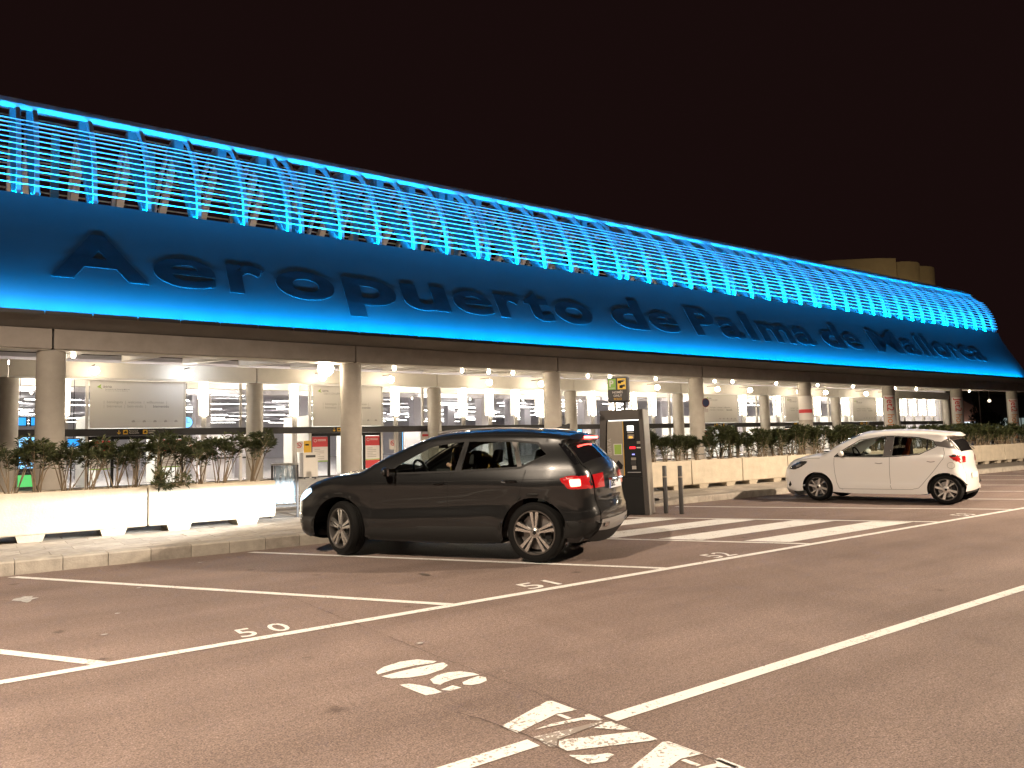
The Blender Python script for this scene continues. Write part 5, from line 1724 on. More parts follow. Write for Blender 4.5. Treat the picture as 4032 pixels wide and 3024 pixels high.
def build_suv():
    f = Vector((-.535, .845, 0)).normalized(); n = Vector((-f.y, f.x, 0))
    ref = Vector((5.54, 7.25, 0)); HW = .915
    org = ref - n * HW
    root = empty('dark_suv')
    root.matrix_world = Matrix(((f.x, n.x, 0, org.x), (f.y, n.y, 0, org.y), (0, 0, 1, .004), (0, 0, 0, 1)))
    paint = mat('graphite_paint', (.015, .0155, .0160), .30, metal=.35, spec=.35, coat=.8)
    cm = car_mats('suv', paint)
    A = [(.03, .358), (2.78, .358)]
    chain = [(3.38, .235, .10, .12), (3.49, .29, .16, .11), (3.555, .44, .20, .12), (3.565, .60, .20, .12), (3.53, .74, .18, .11), (3.42, .865, .15, .10), (3.20, .965, .12, .08),
             (2.90, 1.035, .10, .06), (2.50, 1.085, .085, .07), (2.25, 1.215, .07, .10), (1.98, 1.345, .065, .10), (1.62, 1.487, .065, .08), (1.30, 1.552, .07, .05), (.80, 1.575, .07, .045),
             (.30, 1.563, .07, .045), (-.08, 1.532, .065, .05), (-.35, 1.482, .05, .05), (-.385, 1.458, .04, .05), (-.31, 1.408, .05, .08), (-.42, 1.29, .07, .09), (-.53, 1.155, .09, .10), (-.615, 1.07, .17, .08),
             (-.655, .92, .20, .055), (-.665, .77, .20, .05), (-.69, .66, .21, .05), (-.715, .60, .22, .05), (-.72, .50, .22, .05), (-.68, .38, .20, .05), (-.56, .265, .10, .08)]
    R_ = .415
    def archp(c, a0, a1, k=16): return [(c[0] + R_ * math.cos(R(a0 + (a1 - a0) * i / k)), c[1] + R_ * math.sin(R(a0 + (a1 - a0) * i / k))) for i in range(k + 1)]
    bottom = [(-.48, .245)] + [(-.36, .25)] + archp(A[0], 190, -14) + [(.55, .215), (1.0, .205), (1.6, .205), (2.2, .215)] + archp(A[1], 194, -14) + [(3.27, .235)]
    wz = [(.18, .875), (.30, .905), (.50, .915), (.62, .905), (.80, .912), (.955, .925), (.985, .915), (1.06, .900), (1.10, .885), (1.46, .690), (1.62, .60)]
    wx = [(-.85, -.075), (-.55, -.035), (-.15, .0), (2.75, .0), (3.10, -.02), (3.40, -.07), (3.70, -.15)]
    def crease(x, z):
        e = max(0, min(1, (x - .35) / .3)) * max(0, min(1, (2.35 - x) / .3))
        zc = .485 + (2.25 - x) * .055
        return .012 * e * math.exp(-((z - zc) / .035) ** 2) - .012 * e * math.exp(-((z - zc - .13) / .09) ** 2)
    def haunch(x, z): return .018 * math.exp(-((x - .05) / .5) ** 2) * math.exp(-((z - .90) / .10) ** 2)
    w1 = rounded([(1.98, 1.075, .02), (1.90, 1.165, .05), (1.46, 1.405, .12), (1.02, 1.458, .02), (1.07, 1.10, .02)])
    w2 = rounded([(.98, 1.098, .02), (.955, 1.458, .02), (.37, 1.44, .03), (.235, 1.135, .02)])
    w3 = rounded([(.175, 1.142, .02), (.305, 1.437, .03), (.03, 1.408, .06), (-.125, 1.285, .05)])
    car = Car('dark_suv', chain, None, bottom, wz, wx, .012, [w1, w2, w3], A, R_, cm, root, (crease, haunch))
    ws = (car.row(2.44, 1.115), car.row(1.66, 1.472)); rw = (car.row(-.335, 1.375), car.row(-.52, 1.168))
    car.build_shell(ws, rw, .93, .95)
    # glass
    for w_, g in ((w1, 'glass'), (w2, 'dark_glass'), (w3, 'dark_glass')):
        car.patch('side_window', w_, cm[g], off=-.006)
    car.strip_patch('windscreen', ws[0], ws[1], -.93, .93, cm['glass'], -.004)
    car.strip_patch('rear_window', rw[0], rw[1], -.95, .95, mat('suv_rear_glass', (.006, .006, .007), .06, coat=.5), -.004)
    # pillars and trim
    car.patch('rear_window_side', rounded([(-.235, 1.405), (-.30, 1.402), (-.415, 1.29), (-.515, 1.165), (-.475, 1.150), (-.36, 1.27)], .012), mat('suv_rear_side', (.006, .006, .007), .08, coat=.5), .004, .03)
    car.patch('window_trim', [(1.065, 1.10), (1.018, 1.46), (.957, 1.46), (.985, 1.098)], cm['black'], .002)
    car.patch('window_trim', [(.232, 1.133), (.37, 1.442), (.308, 1.44), (.18, 1.14)], mat('suv_satin_trim', (.05, .045, .04), .35, metal=.5), .002)
    car.ribbon('window_frame', [(2.0, 1.066), (1.07, 1.088), (.20, 1.128), (-.13, 1.278), (.03, 1.418), (.36, 1.452), (1.0, 1.470), (1.46, 1.418), (1.91, 1.175), (2.0, 1.066)], .026, cm['black'], .003)
    # gaps of doors, bonnet and tailgate
    car.ribbon('door_gap', [(2.27, 1.02), (2.275, .70), (2.285, .46), (2.31, .40)], .008, cm['gap'], .0015)
    car.ribbon('door_gap', [(1.115, 1.075), (1.155, .96), (1.175, .75), (1.175, .30)], .008, cm['gap'], .0015)
    car.ribbon('door_gap', [(.125, 1.10), (.150, 1.0), (.195, .82), (.26, .73)], .008, cm['gap'], .0015)
    car.ribbon('bonnet_gap', [(3.35, .86), (3.0, .97), (2.55, 1.03)], .007, cm['gap'], .0015)
    car.ribbon('bumper_gap', [(-.36, .60), (-.52, .60), (-.68, .62)], .008, cm['gap'], .0015)
    car.ribbon('belt_line', [(2.3, .958), (1.2, .965), (.1, .985), (-.25, .99)], .006, cm['trim'], .0015)
    # cladding
    def ring(c, a0, a1, r0, r1, k=20):
        return [(c[0] + r1 * math.cos(R(a0 + (a1 - a0) * i / k)), c[1] + r1 * math.sin(R(a0 + (a1 - a0) * i / k))) for i in range(k + 1)] + \
               [(c[0] + r0 * math.cos(R(a1 + (a0 - a1) * i / k)), c[1] + r0 * math.sin(R(a1 + (a0 - a1) * i / k))) for i in range(k + 1)]
    for c, a0, a1 in ((A[0], 188, -12), (A[1], 192, -10)): car.patch('arch_cladding', ring(c, a0, a1, R_ + .001, R_ + .062), cm['trim'], .010, .05, edge_drop=.012)
    car.patch('sill_cladding', [(2.34, .22), (2.31, .395), (.49, .435), (.46, .225), (1.0, .21), (1.8, .21)], cm['trim'], .010, .06, edge_drop=.012)
    car.patch('bumper_cladding', [(-.335, .30), (-.36, .505), (-.72, .50), (-.74, .42), (-.60, .285)], cm['trim'], .008, .05, edge_drop=.012)
    # handles, mirrors, roof rails
    for x, z in ((1.29, .935), (.315, .962)):
        pl = [(x - .115, z - .012), (x - .10, z + .018), (x, z + .026), (x + .10, z + .018), (x + .115, z - .008), (x, z - .022)]
        car.patch('door_handle', rounded(pl, .02), cm['paint'], .032, .03, edge_drop=.016)
    for sg in (1, -1):
        mb = MB(); n_ = 14; rings = []
        for i in range(9):
            t = i / 8; rr = math.sin(math.pi * (0.06 + .88 * t)) ** .55
            rings.append((t, rr))
        vs = []; fs = []
        for (t, rr) in rings:
            for j in range(n_):
                a = 2 * math.pi * j / n_
                vs.append((1.98 + .055 * rr * math.cos(a) + .03 * (1 - t), sg * (.90 + .20 * t), 1.085 + .062 * rr * math.sin(a) + .012 * t))
        for i in range(8):
            for j in range(n_): fs.append((i * n_ + j, i * n_ + (j + 1) % n_, (i + 1) * n_ + (j + 1) % n_, (i + 1) * n_ + j))
        fs += [tuple(range(n_)), tuple(8 * n_ + j for j in range(n_))]
        mb.add(vs, fs); o = obj('door_mirror', mb.mesh('door_mirror', smooth=True), cm['paint'], root)
        mb = MB(); mb.box(1.90, 1.927, sg * .93 if sg > 0 else -1.085, sg * 1.085 if sg > 0 else -.93, 1.045, 1.135); obj('mirror_glass', mb, cm['chrome'], o)
        mb = MB(); mb.tube([(1.99, sg * .86, 1.04), (1.985, sg * .93, 1.065)], .022, 8); obj('mirror_stalk', mb, cm['black'], o)
        pts = [(1.42, 1.545), (1.30, 1.580), (.80, 1.602), (.25, 1.590), (-.02, 1.560)]
        mb = MB(); mb.tube([(x, sg * (car.base(x, z) + .005), z + .012) for x, z in catmull(pts, .08)], .016, 8)
        obj('roof_rail', mb.mesh('roof_rail', smooth=True), mat('rail_satin', (.30, .29, .28), .3, metal=.9), root)
    mb = MB(); mb.add([(.02, -.012, 1.605), (-.16, -.02, 1.592), (-.16, .02, 1.592), (.02, .012, 1.605), (-.15, -.004, 1.66), (-.17, .004, 1.655)], [(0, 1, 4), (1, 5, 4), (1, 2, 5), (2, 3, 4), (2, 4, 5), (3, 0, 4)])
    obj('antenna_fin', mb, cm['black'], root)
    # rear: spoiler lamp, lights, plate, badge, diffuser
    red_on = emis_mat('suv_tail_on', (1.0, .07, .05), 20.0)
    red_core = emis_mat('suv_tail_core', (1.0, .30, .16), 34.0)
    red_dim = mat('suv_tail_lens', (.14, .006, .008), .12, coat=.6, emit=(1, .02, .02), estr=.45)
    tl = [(-.285, 1.005), (-.44, 1.035), (-.625, 1.035), (-.652, .93), (-.658, .862), (-.41, .860)]
    car.patch('tail_light', rounded(tl, .02), red_dim, .008, .03, edge_drop=.012)
    for k in (1, -1):
        g = car.patch('light_bar', rounded([(-.42, .985), (-.55, .99), (-.56, .905), (-.44, .895)], .02), red_on, .014, .025, sides=(k,))
        car.patch('light_core', rounded([(-.435, .975), (-.52, .965), (-.525, .92), (-.45, .915)], .02), red_core, .018, .02, sides=(k,), parent=g[0])
    r0, r1 = car.row(-.625, 1.03), car.row(-.66, .865)
    for s_ in (1, -1):
        t = car.strip_patch('tail_light_inner', r0, r1, s_ * .56, s_ * 1.0, red_dim, .010, 6)
        a, b = car.row(-.635, .995), car.row(-.645, .965)
        car.strip_patch('light_bar', a, b, s_ * .60, s_ * .97, red_on, .013, 6, parent=t)
        a, b = car.row(-.655, .925), car.row(-.66, .895)
        car.strip_patch('light_bar', a, b, s_ * .60, s_ * .97, red_on, .013, 6, parent=t)
    a = car.row(-.43, 1.455)
    sp = MB(); sp.box(-.455, -.434, -.28, .28, 1.460, 1.488); obj('brake_light', sp, red_on, root)
    # tailgate lip, plate recess and plate
    mb = MB(); mb.box(-.775, -.73, -.27, .27, .945, .968); obj('tailgate_grip', mb, cm['chrome'], root)
    pb = MB(); pb.add([(-.742, -.265, .84), (-.742, .265, .84), (-.735, .265, .952), (-.735, -.265, .952), (-.752, -.265, .84), (-.732, .265, .84), (-.745, .265, .952), (-.745, -.265, .952)], [(0, 1, 2, 3), (4, 7, 6, 5), (0, 4, 5, 1), (1, 5, 6, 2), (2, 6, 7, 3), (3, 7, 4, 0)])
    pl = obj('number_plate', pb, mat('plate', (.72, .74, .78), .4, emit=(.75, .85, 1.0), estr=.05), root)
    lettering('5392 LPS', .105, cm['black'], pl, (-.7435, .205, .862), (0, -1, 0), (-.06, 0, 1), .012, stretch=.86, split=True)
    mb = MB(); mb.box(-.7445, -.7432, .222, .262, .842, .95); obj('plate_band', mb, mat('plate_blue', (.02, .09, .45), .4), pl)
    for y in (-.15, .15):
        mb = MB(); mb.box(-.79, -.775, y - .03, y + .03, .958, .966); obj('plate_light', mb, emis_mat('plate_lamp', (.7, .85, 1), 5), root)
    mb = MB(); mb.lathe([(0, -.752), (.045, -.752), (.05, -.744), (0, -.738)], 20, axis='x', c=(.012, 0, 1.035)); obj('badge', mb, cm['chrome'], root)
    mb = MB()
    for k in range(5): mb.box(-.752, -.742, -.20 + k * .085, -.14 + k * .085, .735, .765)
    obj('model_badge', mb, cm['chrome'], root)
    ra, rb = car.row(-.74, .52), car.row(-.67, .345)
    car.strip_patch('rear_diffuser', ra, rb, -.99, .99, mat('suv_diffuser', (.34, .33, .32), .4, metal=.5), .012, 20)
    for s_ in (1, -1):
        a, b = car.row(-.735, .475), car.row(-.705, .395)
        car.strip_patch('exhaust_trim', a, b, s_ * .62, s_ * .90, cm['black'], .020, 6)
        a2, b2 = car.row(-.73, .455), car.row(-.715, .415)
        car.strip_patch('exhaust_core', a2, b2, s_ * .66, s_ * .86, cm['chrome'], .024, 6)
        a3, b3 = car.row(-.737, .575), car.row(-.739, .545)
        car.strip_patch('reflector', a3, b3, s_ * .60, s_ * .97, mat('reflector', (.30, .02, .015), .2), .006, 6)
    ra, rb = car.row(-.685, .365), len(car.chain) - 1
    car.strip_patch('lower_valance', ra, rb, -1, 1, cm['trim'], .014, 12)
    # nose: headlamps, grille
    hl_on = emis_mat('suv_headlamp', (.62, .84, 1.0), 2.6)
    hl = [(3.25, .888), (3.38, .85), (3.50, .745), (3.48, .695), (3.36, .745), (3.22, .835)]
    car.patch('headlamp', rounded(hl, .015), hl_on, .006, .03)
    a, b = car.row(3.46, .83), car.row(3.535, .72)
    for s_ in (1, -1): car.strip_patch('headlamp_inner', a, b, s_ * .62, s_ * .99, hl_on, .006, 6)
    a, b = car.row(3.60, .76), car.row(3.67, .52)
    car.strip_patch('grille', a, b, -.55, .55, cm['black'], .006, 8)
    for q, z in enumerate((.40, .47, .54)):
        car.ribbon('bumper_blade', [(3.42, z), (3.54, z + .01)], .018, cm['chrome'], .006)
    a, b = car.row(3.66, .46), car.row(3.62, .35)
    car.strip_patch('lower_intake', a, b, -.8, .8, cm['black'], .006, 8)
    # lamps of the car: two low beams that wash the planters
    for s_ in (.62, -.62):
        ld = bpy.data.lights.new('low_beam', 'POINT'); ld.energy = 1050; ld.color = (.93, .97, 1.0); ld.shadow_soft_size = .04
        beam_pattern(ld)
        lo = bpy.data.objects.new('low_beam', ld); COL.objects.link(lo); lo.parent = root; lo.location = (3.80, s_, .74)
    # wheels, liners, floor
    for (ax, az), st in zip(A, (0, R(-24))):
        for s_ in (1, -1):
            wheel(root, 'wheel', ax, az, s_ * (.905 if st == 0 else .89), .358, .258, .225, 'twin', cm, st, s_)
        for s_ in (1, -1):
            mb = MB(); k = 18; vs = []; fs = []
            for i in range(k + 1):
                a = R(8 + 158 * i / k)
                for y in (.55, .86): vs.append((ax + (R_ + .012) * math.cos(a), s_ * y, az + (R_ + .012) * math.sin(a)))
            for i in range(k): fs.append((i * 2, i * 2 + 1, i * 2 + 3, i * 2 + 2))
            mb.add(vs, fs); obj('wheel_liner', mb, cm['black'], root)
    mb = MB(); mb.box(-.55, 3.35, -.56, .56, .22, .30); mb.box(.47, 2.33, -.84, .84, .215, .24); obj('underbody', mb, cm['black'], root)
    mb = MB(); mb.tube([(.03, -.8, .33), (.03, .8, .33)], .04, 8); mb.tube([(2.78, -.8, .33), (2.78, .8, .33)], .04, 8); obj('axle', mb, cm['black'], root)
    # cabin
    cabin(root, cm, 1.83, 1.98, [(1.32, .37), (1.32, -.37), (.42, .38), (.42, -.38)], .0, wheel_z=1.07)
    mb = MB(); mb.box(.02, .5, -.62, .62, .30, .55); obj('bench', mb, cm['seat'], root)
    mb = MB(); mb.box(1.66, 1.69, -.11, .11, 1.375, 1.43); obj('mirror_inside', mb, cm['black'], root)
    mb = MB(); mb.box(1.70, 1.86, -.60, -.04, 1.385, 1.40); obj('sun_visor', mb, cm['headliner'], root)
    for s_ in (1, -1):
        mb = MB(); mb.box(.2, 2.2, s_ * .80 - .01, s_ * .80 + .01, .30, 1.06); obj('door_card', mb, cm['lining'], root)
    tag(root, 'dark graphite SUV with lit brake lights standing at the kerb', 'car')
    return root


suv = build_suv()


# ---------------------------------------------------------------- the white hatchback
def build_hatch():
    f = Vector((-.223, .975, 0)).normalized(); n = Vector((-f.y, f.x, 0))
    ref = Vector((15.55, 7.24, 0)); HW = .835
    org = ref - n * HW
    root = empty('white_hatchback')
    root.matrix_world = Matrix(((f.x, n.x, 0, org.x), (f.y, n.y, 0, org.y), (0, 0, 1, .004), (0, 0, 0, 1)))
    paint = mat('white_car_paint', (.82, .80, .77), .30, coat=.8)
    cm = car_mats('hatch', paint)
    cm['glass'] = glass_mat('hatch_side_glass', (.70, .74, .71), 1.0)
    cm['spoke'] = mat('hatch_spoke', (.60, .57, .53), .35, metal=.75)
    A = [(-.03, .295), (2.43, .295)]
    chain = [(3.04, .195, .08, .14), (3.17, .225, .13, .18), (3.18, .36, .18, .20), (3.20, .50, .18, .20), (3.17, .63, .17, .19), (3.08, .745, .14, .15), (2.88, .868, .11, .09), (2.62, .945, .09, .06),
             (2.31, .988, .075, .07), (2.06, 1.145, .06, .10), (1.83, 1.268, .06, .10), (1.55, 1.390, .06, .08), (1.30, 1.438, .065, .05), (1.05, 1.458, .065, .045), (.70, 1.456, .065, .04), (.33, 1.430, .06, .04),
             (.03, 1.390, .05, .045), (-.15, 1.362, .035, .05), (-.175, 1.35, .03, .05), (-.07, 1.305, .05, .07), (-.18, 1.17, .07, .10), (-.275, 1.02, .14, .05), (-.305, .90, .16, .04), (-.305, .78, .16, .035), (-.32, .68, .17, .03),
             (-.345, .61, .18, .03), (-.355, .50, .18, .03), (-.35, .34, .17, .03), (-.335, .255, .10, .03)]
    R_ = .328
    def archp(c, a0, a1, k=16): return [(c[0] + R_ * math.cos(R(a0 + (a1 - a0) * i / k)), c[1] + R_ * math.sin(R(a0 + (a1 - a0) * i / k))) for i in range(k + 1)]
    bottom = archp(A[0], 188, -16) + [(.45, .19), (1.0, .182), (1.7, .18)] + archp(A[1], 196, -14) + [(2.88, .20)]
    wz = [(.15, .80), (.28, .822), (.45, .830), (.60, .826), (.80, .832), (.93, .826), (1.0, .805), (1.08, .77), (1.36, .63), (1.50, .55)]
    wx = [(-.5, -.13), (-.25, -.04), (0, 0), (2.4, 0), (2.75, -.025), (3.0, -.07), (3.25, -.14)]
    def crease(x, z):
        e = max(0, min(1, (x - .35) / .3)) * max(0, min(1, (2.1 - x) / .3))
        return .014 * e * math.exp(-((z - .335) / .03) ** 2) - .016 * e * math.exp(-((z - .45) / .10) ** 2)
    w1 = rounded([(2.03, .955, .02), (1.95, 1.02, .04), (1.54, 1.278, .12), (1.045, 1.348, .02), (1.075, .948, .02)])
    w2 = rounded([(.905, .955, .02), (.885, 1.348, .02), (.42, 1.308, .05), (.17, 1.245, .05), (.105, 1.145, .04), (.40, .995, .06)])
    car = Car('white_hatchback', chain, None, bottom, wz, wx, .014, [w1, w2], A, R_, cm, root, (crease,))
    ws = (car.row(2.26, 1.02), car.row(1.58, 1.378)); rw = (car.row(-.10, 1.27), car.row(-.30, 1.035))
    car.build_shell(ws, rw, .93, .90)
    for w_ in (w1, w2): car.patch('side_window', w_, cm['glass'], -.006)
    car.strip_patch('windscreen', ws[0], ws[1], -.93, .93, cm['glass'], -.004)
    car.strip_patch('rear_window', rw[0], rw[1], -.90, .90, mat('hatch_rear_glass', (.010, .010, .010), .08, coat=.5), -.004)
    pil = mat('hatch_pillar', (.09, .08, .075), .45)
    car.patch('pillar_trim', [(1.073, .948), (1.045, 1.352), (.888, 1.352), (.905, .955)], pil, .003)
    car.patch('pillar_trim', rounded([(.10, 1.14), (.165, 1.245), (.02, 1.225), (-.10, 1.30), (-.13, 1.23), (-.245, 1.075), (.005, 1.125)], .015), pil, .003, .03)
    car.patch('tailgate_side', rounded([(-.115, 1.29), (-.13, 1.235), (-.275, 1.055), (-.30, 1.05), (-.19, 1.19)], .008), cm['black'], .005, .03)
    car.ribbon('window_frame', [(2.05, .945), (1.07, .938), (.88, .944), (.40, .985), (.10, 1.135), (.165, 1.253), (.42, 1.318), (.88, 1.358), (1.06, 1.358), (1.55, 1.288), (1.96, 1.03), (2.05, .945)], .016, cm['black'], .003)
    car.ribbon('window_divider', [(.27, 1.285), (.265, 1.055)], .022, cm['black'], .002)
    gapm = mat('hatch_gap', (.16, .15, .14), .9)
    car.ribbon('door_gap', [(2.05, .93), (2.06, .80), (2.055, .62), (2.02, .40), (1.975, .285), (1.9, .262)], .007, gapm, .0015)
    car.ribbon('door_gap', [(.955, .93), (.97, .60), (.965, .34), (.95, .29)], .007, gapm, .0015)
    car.ribbon('door_gap', [(-.02, 1.11), (-.045, 1.0), (-.02, .90), (.18, .63), (.37, .40), (.45, .315), (.55, .295)], .007, gapm, .0015)
    car.ribbon('sill_gap', [(1.95, .272), (.55, .285)], .006, gapm, .0015)
    car.ribbon('bonnet_gap', [(2.88, .845), (2.6, .91), (2.35, .915)], .006, gapm, .0015)
    for x, z in ((1.165, .832), (.20, .862)):
        pl = [(x - .10, z - .010), (x - .085, z + .014), (x, z + .021), (x + .09, z + .014), (x + .11, z - .004), (x, z - .020)]
        car.patch('door_handle', rounded(pl, .02), cm['paint'], .030, .03, edge_drop=.014)
        car.ribbon('handle_recess', [(x - .07, z - .020), (x, z - .030), (x + .07, z - .018)], .012, gapm, .003)
    car.ribbon('fuel_flap_gap', [( -.145 + .062 * math.cos(R(a)), .765 + .062 * math.sin(R(a))) for a in range(0, 360, 24)], .005, gapm, .0015, sides=(1,), closed=True)
    # tail lights, head lamps
    tl = [(-.095, .965), (-.20, .985), (-.275, .975), (-.298, .935), (-.303, .86), (-.30, .785), (-.285, .80), (-.18, .86)]
    tm = mat('hatch_tail_lens', (.42, .014, .016), .12, coat=.5)
    for g in car.patch('tail_light', rounded(tl, .02), tm, .008, .03, edge_drop=.012):
        pass
    car.patch('light_band', rounded([(-.11, .955), (-.20, .972), (-.30, .955), (-.28, .925), (-.17, .925)], .012), cm['black'], .0105, .03)
    car.patch('light_band', rounded([(-.135, .925), (-.235, .93), (-.24, .905), (-.16, .895)], .008), mat('hatch_lamp_red', (.55, .03, .03), .15, coat=.6), .0112, .03)
    a, b = car.row(-.298, .95), car.row(-.305, .80)
    for s_ in (1, -1): car.strip_patch('tail_light_inner', a, b, s_ * .70, s_ * 1.0, tm, .007, 5)
    hm = mat('hatch_lamp_glass', (.035, .033, .032), .08, coat=1.0)
    hl = [(3.09, .675), (3.00, .765), (2.86, .835), (2.74, .865), (2.61, .862), (2.65, .80), (2.79, .71), (2.95, .655)]
    car.patch('headlamp', rounded(hl, .025), hm, .008, .03, edge_drop=.012)
    car.patch('lamp_chrome', rounded([(2.90, .755), (2.80, .80), (2.74, .79), (2.80, .745), (2.88, .72)], .01), cm['chrome'], .010, .03)
    a, b = car.row(3.10, .72), car.row(3.20, .50)
    car.strip_patch('grille', a, b, -.85, .85, cm['black'], .006, 10)
    car.patch('fog_recess', rounded([(3.05, .42), (3.10, .33), (3.07, .28), (3.02, .34)], .01), cm['black'], .004, .03)
    # mirrors
    for sg in (1, -1):
        mb = MB(); n_ = 14; vs = []; fs = []
        for i in range(9):
            t = i / 8; rr = math.sin(math.pi * (.06 + .88 * t)) ** .55
            for j in range(n_):
                a = 2 * math.pi * j / n_
                vs.append((1.86 + .060 * rr * math.cos(a) + .03 * (1 - t), sg * (.83 + .18 * t), 1.005 + .062 * rr * math.sin(a) + .012 * t))
        for i in range(8):
            for j in range(n_): fs.append((i * n_ + j, i * n_ + (j + 1) % n_, (i + 1) * n_ + (j + 1) % n_, (i + 1) * n_ + j))
        fs += [tuple(range(n_)), tuple(8 * n_ + j for j in range(n_))]
        mb.add(vs, fs); o = obj('door_mirror', mb.mesh('door_mirror', smooth=True), cm['paint'], root)
        mb = MB(); mb.tube([(1.93, sg * .79, .965), (1.90, sg * .86, .975)], .022, 8); obj('mirror_stalk', mb, cm['black'], o)
    car.patch('mirror_corner', [(2.02, .957), (1.93, 1.02), (1.82, .955)], cm['black'], .002, .03)
    mb = MB(); mb.tube([(.05, 0, 1.435), (-.10, 0, 1.53)], [.008, .004], 6); obj('aerial', mb, cm['black'], root)
    mb = MB(); mb.box(-.398, -.384, -.26, .26, .50, .61); pl = obj('number_plate', mb, M['paper'], root)
    for (ax, az) in A:
        for s_ in (1, -1): wheel(root, 'wheel', ax, az, s_ * .815, .295, .205, .19, 'pinwheel', cm, 0, s_)
        for s_ in (1, -1):
            mb = MB(); k = 18; vs = []; fs = []
            for i in range(k + 1):
                a = R(8 + 158 * i / k)
                for y in (.52, .78): vs.append((ax + (R_ + .012) * math.cos(a), s_ * y, az + (R_ + .012) * math.sin(a)))
            for i in range(k): fs.append((i * 2, i * 2 + 1, i * 2 + 3, i * 2 + 2))
            mb.add(vs, fs); obj('wheel_liner', mb, cm['black'], root)
    mb = MB(); mb.box(-.33, 2.95, -.52, .52, .20, .28); mb.box(.33, 2.07, -.76, .76, .185, .21); obj('underbody', mb, cm['black'], root)
    mb = MB(); mb.tube([(-.03, -.7, .295), (-.03, .7, .295)], .035, 8); mb.tube([(2.43, -.7, .295), (2.43, .7, .295)], .035, 8); obj('axle', mb, cm['black'], root)
    cabin(root, cm, 1.72, 1.86, [(1.25, .33), (1.25, -.33)], .1, wheel_z=.98, hw=.66, floor=.27)
    seat(root, .52, -.3, cm['seat']).location.z = .22; seat(root, .52, .3, cm['seat'], hr=False).location.z = .18
    mb = MB(); mb.box(.28, .62, -.6, .6, .27, .5); obj('bench', mb, cm['seat'], root)
    for s_ in (1, -1):
        mb = MB(); mb.box(.2, 2.0, s_ * .73 - .01, s_ * .73 + .01, .28, .93); obj('door_card', mb, cm['lining'], root)
    tag(root, 'small white hatchback parked beyond the zebra crossing', 'car')
    return root


hatch = build_hatch()
jk = empty('orange_jacket')
jk.matrix_world = hatch.matrix_world @ Matrix.Translation((.90, -.33, .50))
mb = MB(); vs = []; fs = []; nu, nv = 10, 8
for sd in (0, 1):
    for i in range(nu + 1):
        for j in range(nv + 1):
            u, v = i / nu - .5, j / nv
            vs.append((.05 - .12 * v + (.035 if sd else -.005) * (1 - .6 * v) + .012 * math.sin(u * 17 + v * 4), u * (.46 - .16 * v), .38 + .42 * v + .02 * math.cos(u * 9)))
o_ = (nu + 1) * (nv + 1)
for i in range(nu):
    for j in range(nv):
        a_ = i * (nv + 1) + j; q = (a_, a_ + 1, a_ + nv + 2, a_ + nv + 1)
        fs.append(q); fs.append(tuple(o_ + k for k in q[::-1]))
mb.add(vs, fs)
obj('cloth', mb.mesh('cloth', smooth=True), mat('orange_cloth', (.75, .16, .03), .8), jk)
mb = MB(); mb.box(.0, .012, -.16, .16, .55, .60); obj('reflective_band', mb, M['paper'], jk)
tag(jk, 'orange jacket hung over a seat back inside the white hatchback', 'jacket')


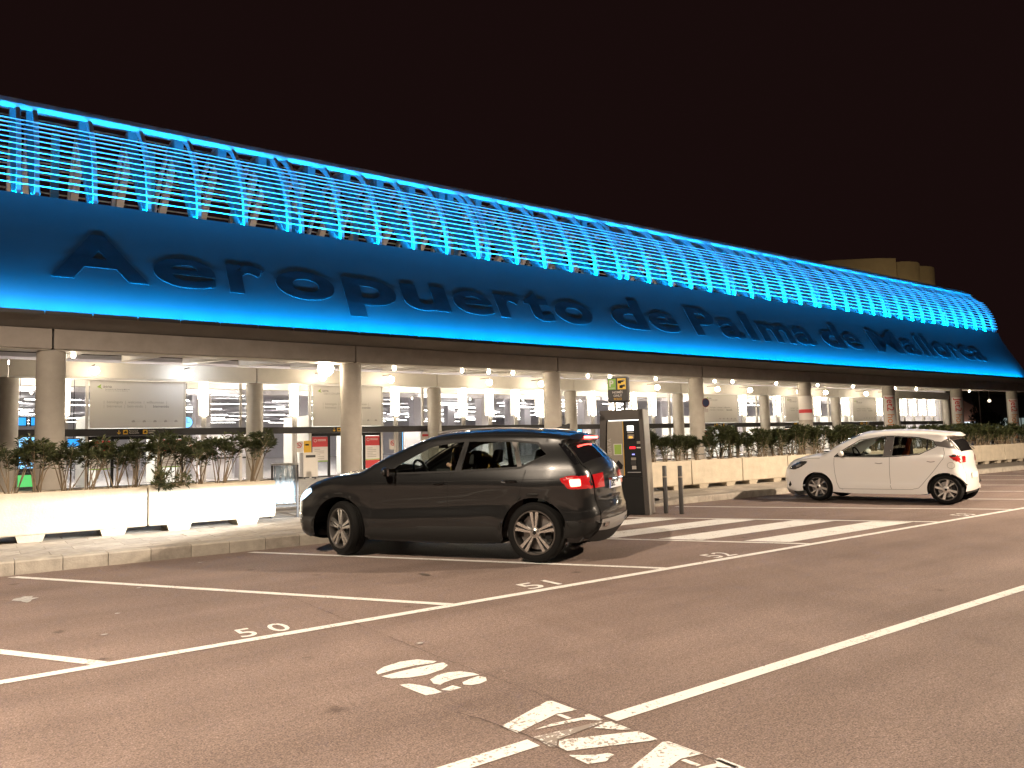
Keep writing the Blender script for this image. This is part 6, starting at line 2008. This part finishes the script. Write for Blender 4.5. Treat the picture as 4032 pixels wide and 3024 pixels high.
# ---------------------------------------------------------------- passenger in the SUV, leaning forward
def person():
    p = empty('person')
    p.matrix_world = suv.matrix_world @ Matrix.Translation((1.06, -.36, .70))
    # joints: x forward, y left, z up from the seat cushion
    J = {'pelvis': (0, 0, .10), 'waist': (.05, 0, .28), 'chest': (.18, 0, .48), 'neck': (.40, 0, .54), 'head': (.50, 0, .55), 'crown': (.60, 0, .60),
         'lsh': (.24, .19, .52), 'rsh': (.24, -.19, .52), 'lel': (.40, .24, .30), 'rel': (.40, -.24, .30), 'lwr': (.58, .18, .42), 'rwr': (.58, -.18, .42), 'lha': (.67, .16, .45), 'rha': (.67, -.16, .45),
         'lhip': (.02, .11, .08), 'rhip': (.02, -.11, .08), 'lkn': (.44, .14, .06), 'rkn': (.44, -.14, .06), 'lan': (.52, .14, -.33), 'ran': (.52, -.14, -.33), 'lto': (.68, .14, -.36), 'rto': (.68, -.14, -.36)}
    rad = {'pelvis': .14, 'waist': .135, 'chest': .15, 'neck': .062, 'head': .09, 'crown': .075, 'lsh': .085, 'rsh': .085, 'lel': .052, 'rel': .052, 'lwr': .034, 'rwr': .034, 'lha': .03, 'rha': .03,
           'lhip': .10, 'rhip': .10, 'lkn': .065, 'rkn': .065, 'lan': .045, 'ran': .045, 'lto': .035, 'rto': .035}
    E_ = [('pelvis', 'waist'), ('waist', 'chest'), ('chest', 'neck'), ('neck', 'head'), ('head', 'crown'), ('chest', 'lsh'), ('chest', 'rsh'), ('lsh', 'lel'), ('rsh', 'rel'), ('lel', 'lwr'), ('rel', 'rwr'), ('lwr', 'lha'), ('rwr', 'rha'),
          ('pelvis', 'lhip'), ('pelvis', 'rhip'), ('lhip', 'lkn'), ('rhip', 'rkn'), ('lkn', 'lan'), ('rkn', 'ran'), ('lan', 'lto'), ('ran', 'rto')]
    def skin(name, keys, grow, m):
        idx = {k: i for i, k in enumerate(keys)}
        me = bpy.data.meshes.new(name)
        me.from_pydata([J[k] for k in keys], [(idx[a], idx[b]) for a, b in E_ if a in idx and b in idx], [])
        o = obj(name, me, m, p)
        o.modifiers.new('skin', 'SKIN')
        for k, i in idx.items():
            v = me.skin_vertices[0].data[i]; v.radius = (rad[k] + grow, rad[k] + grow); v.use_root = (i == 0)
        sb = o.modifiers.new('sub', 'SUBSURF'); sb.levels = 2; sb.render_levels = 2
        return o
    skinm = mat('skin', (.45, .27, .19), .55)
    b = skin('body', list(J), 0.0, skinm)
    skin('yellow_jacket', ['chest', 'waist', 'pelvis', 'lsh', 'rsh', 'lel', 'rel', 'lwr', 'rwr'], .028, mat('yellow_jacket', (.55, .36, .05), .8, var=(6, .35)))
    skin('trousers', ['pelvis', 'lhip', 'rhip', 'lkn', 'rkn', 'lan', 'ran'], .016, mat('trousers', (.03, .035, .05), .9))
    hm = mat('blond_hair', (.42, .27, .11), .6, var=(25, .6))
    mb = MB(); rnd = random.Random(2)
    for i in range(170):
        a = rnd.uniform(0, 6.28); e = rnd.uniform(.0, 1.25)
        d = Vector((math.cos(a) * math.cos(e), math.sin(a) * math.cos(e), math.sin(e)))
        if d.x > .55 and d.z < .6: continue
        r0 = Vector((.56, 0, .575)) + Vector((d.x * .10, d.y * .09, d.z * .10))
        dn = Vector((d.x * .03 - .02, d.y * .05, 0))
        mb.tube([r0 + Vector((0, 0, .01)), r0 + dn + Vector((0, 0, -.07)), r0 + dn * 1.4 + Vector((.02 * rnd.random(), 0, -.17 - rnd.random() * .10))], [.012, .013, .004], 5)
    obj('hair', mb.mesh('hair', smooth=True), hm, p)
    mb = MB()
    for s_ in (1, -1): mb.lathe([(0, .0), (.010, .004), (.013, .010), (0, .016)], 10, axis='x', c=(.60, s_ * .032, .51))
    mb.tube([(.60, 0, .50), (.61, 0, .475), (.585, 0, .47)], [.010, .014, .010], 8)
    obj('face', mb, skinm, b)
    tag(p, 'person with long blond hair in a yellow jacket, leaning forward in the SUV', 'person')


person()
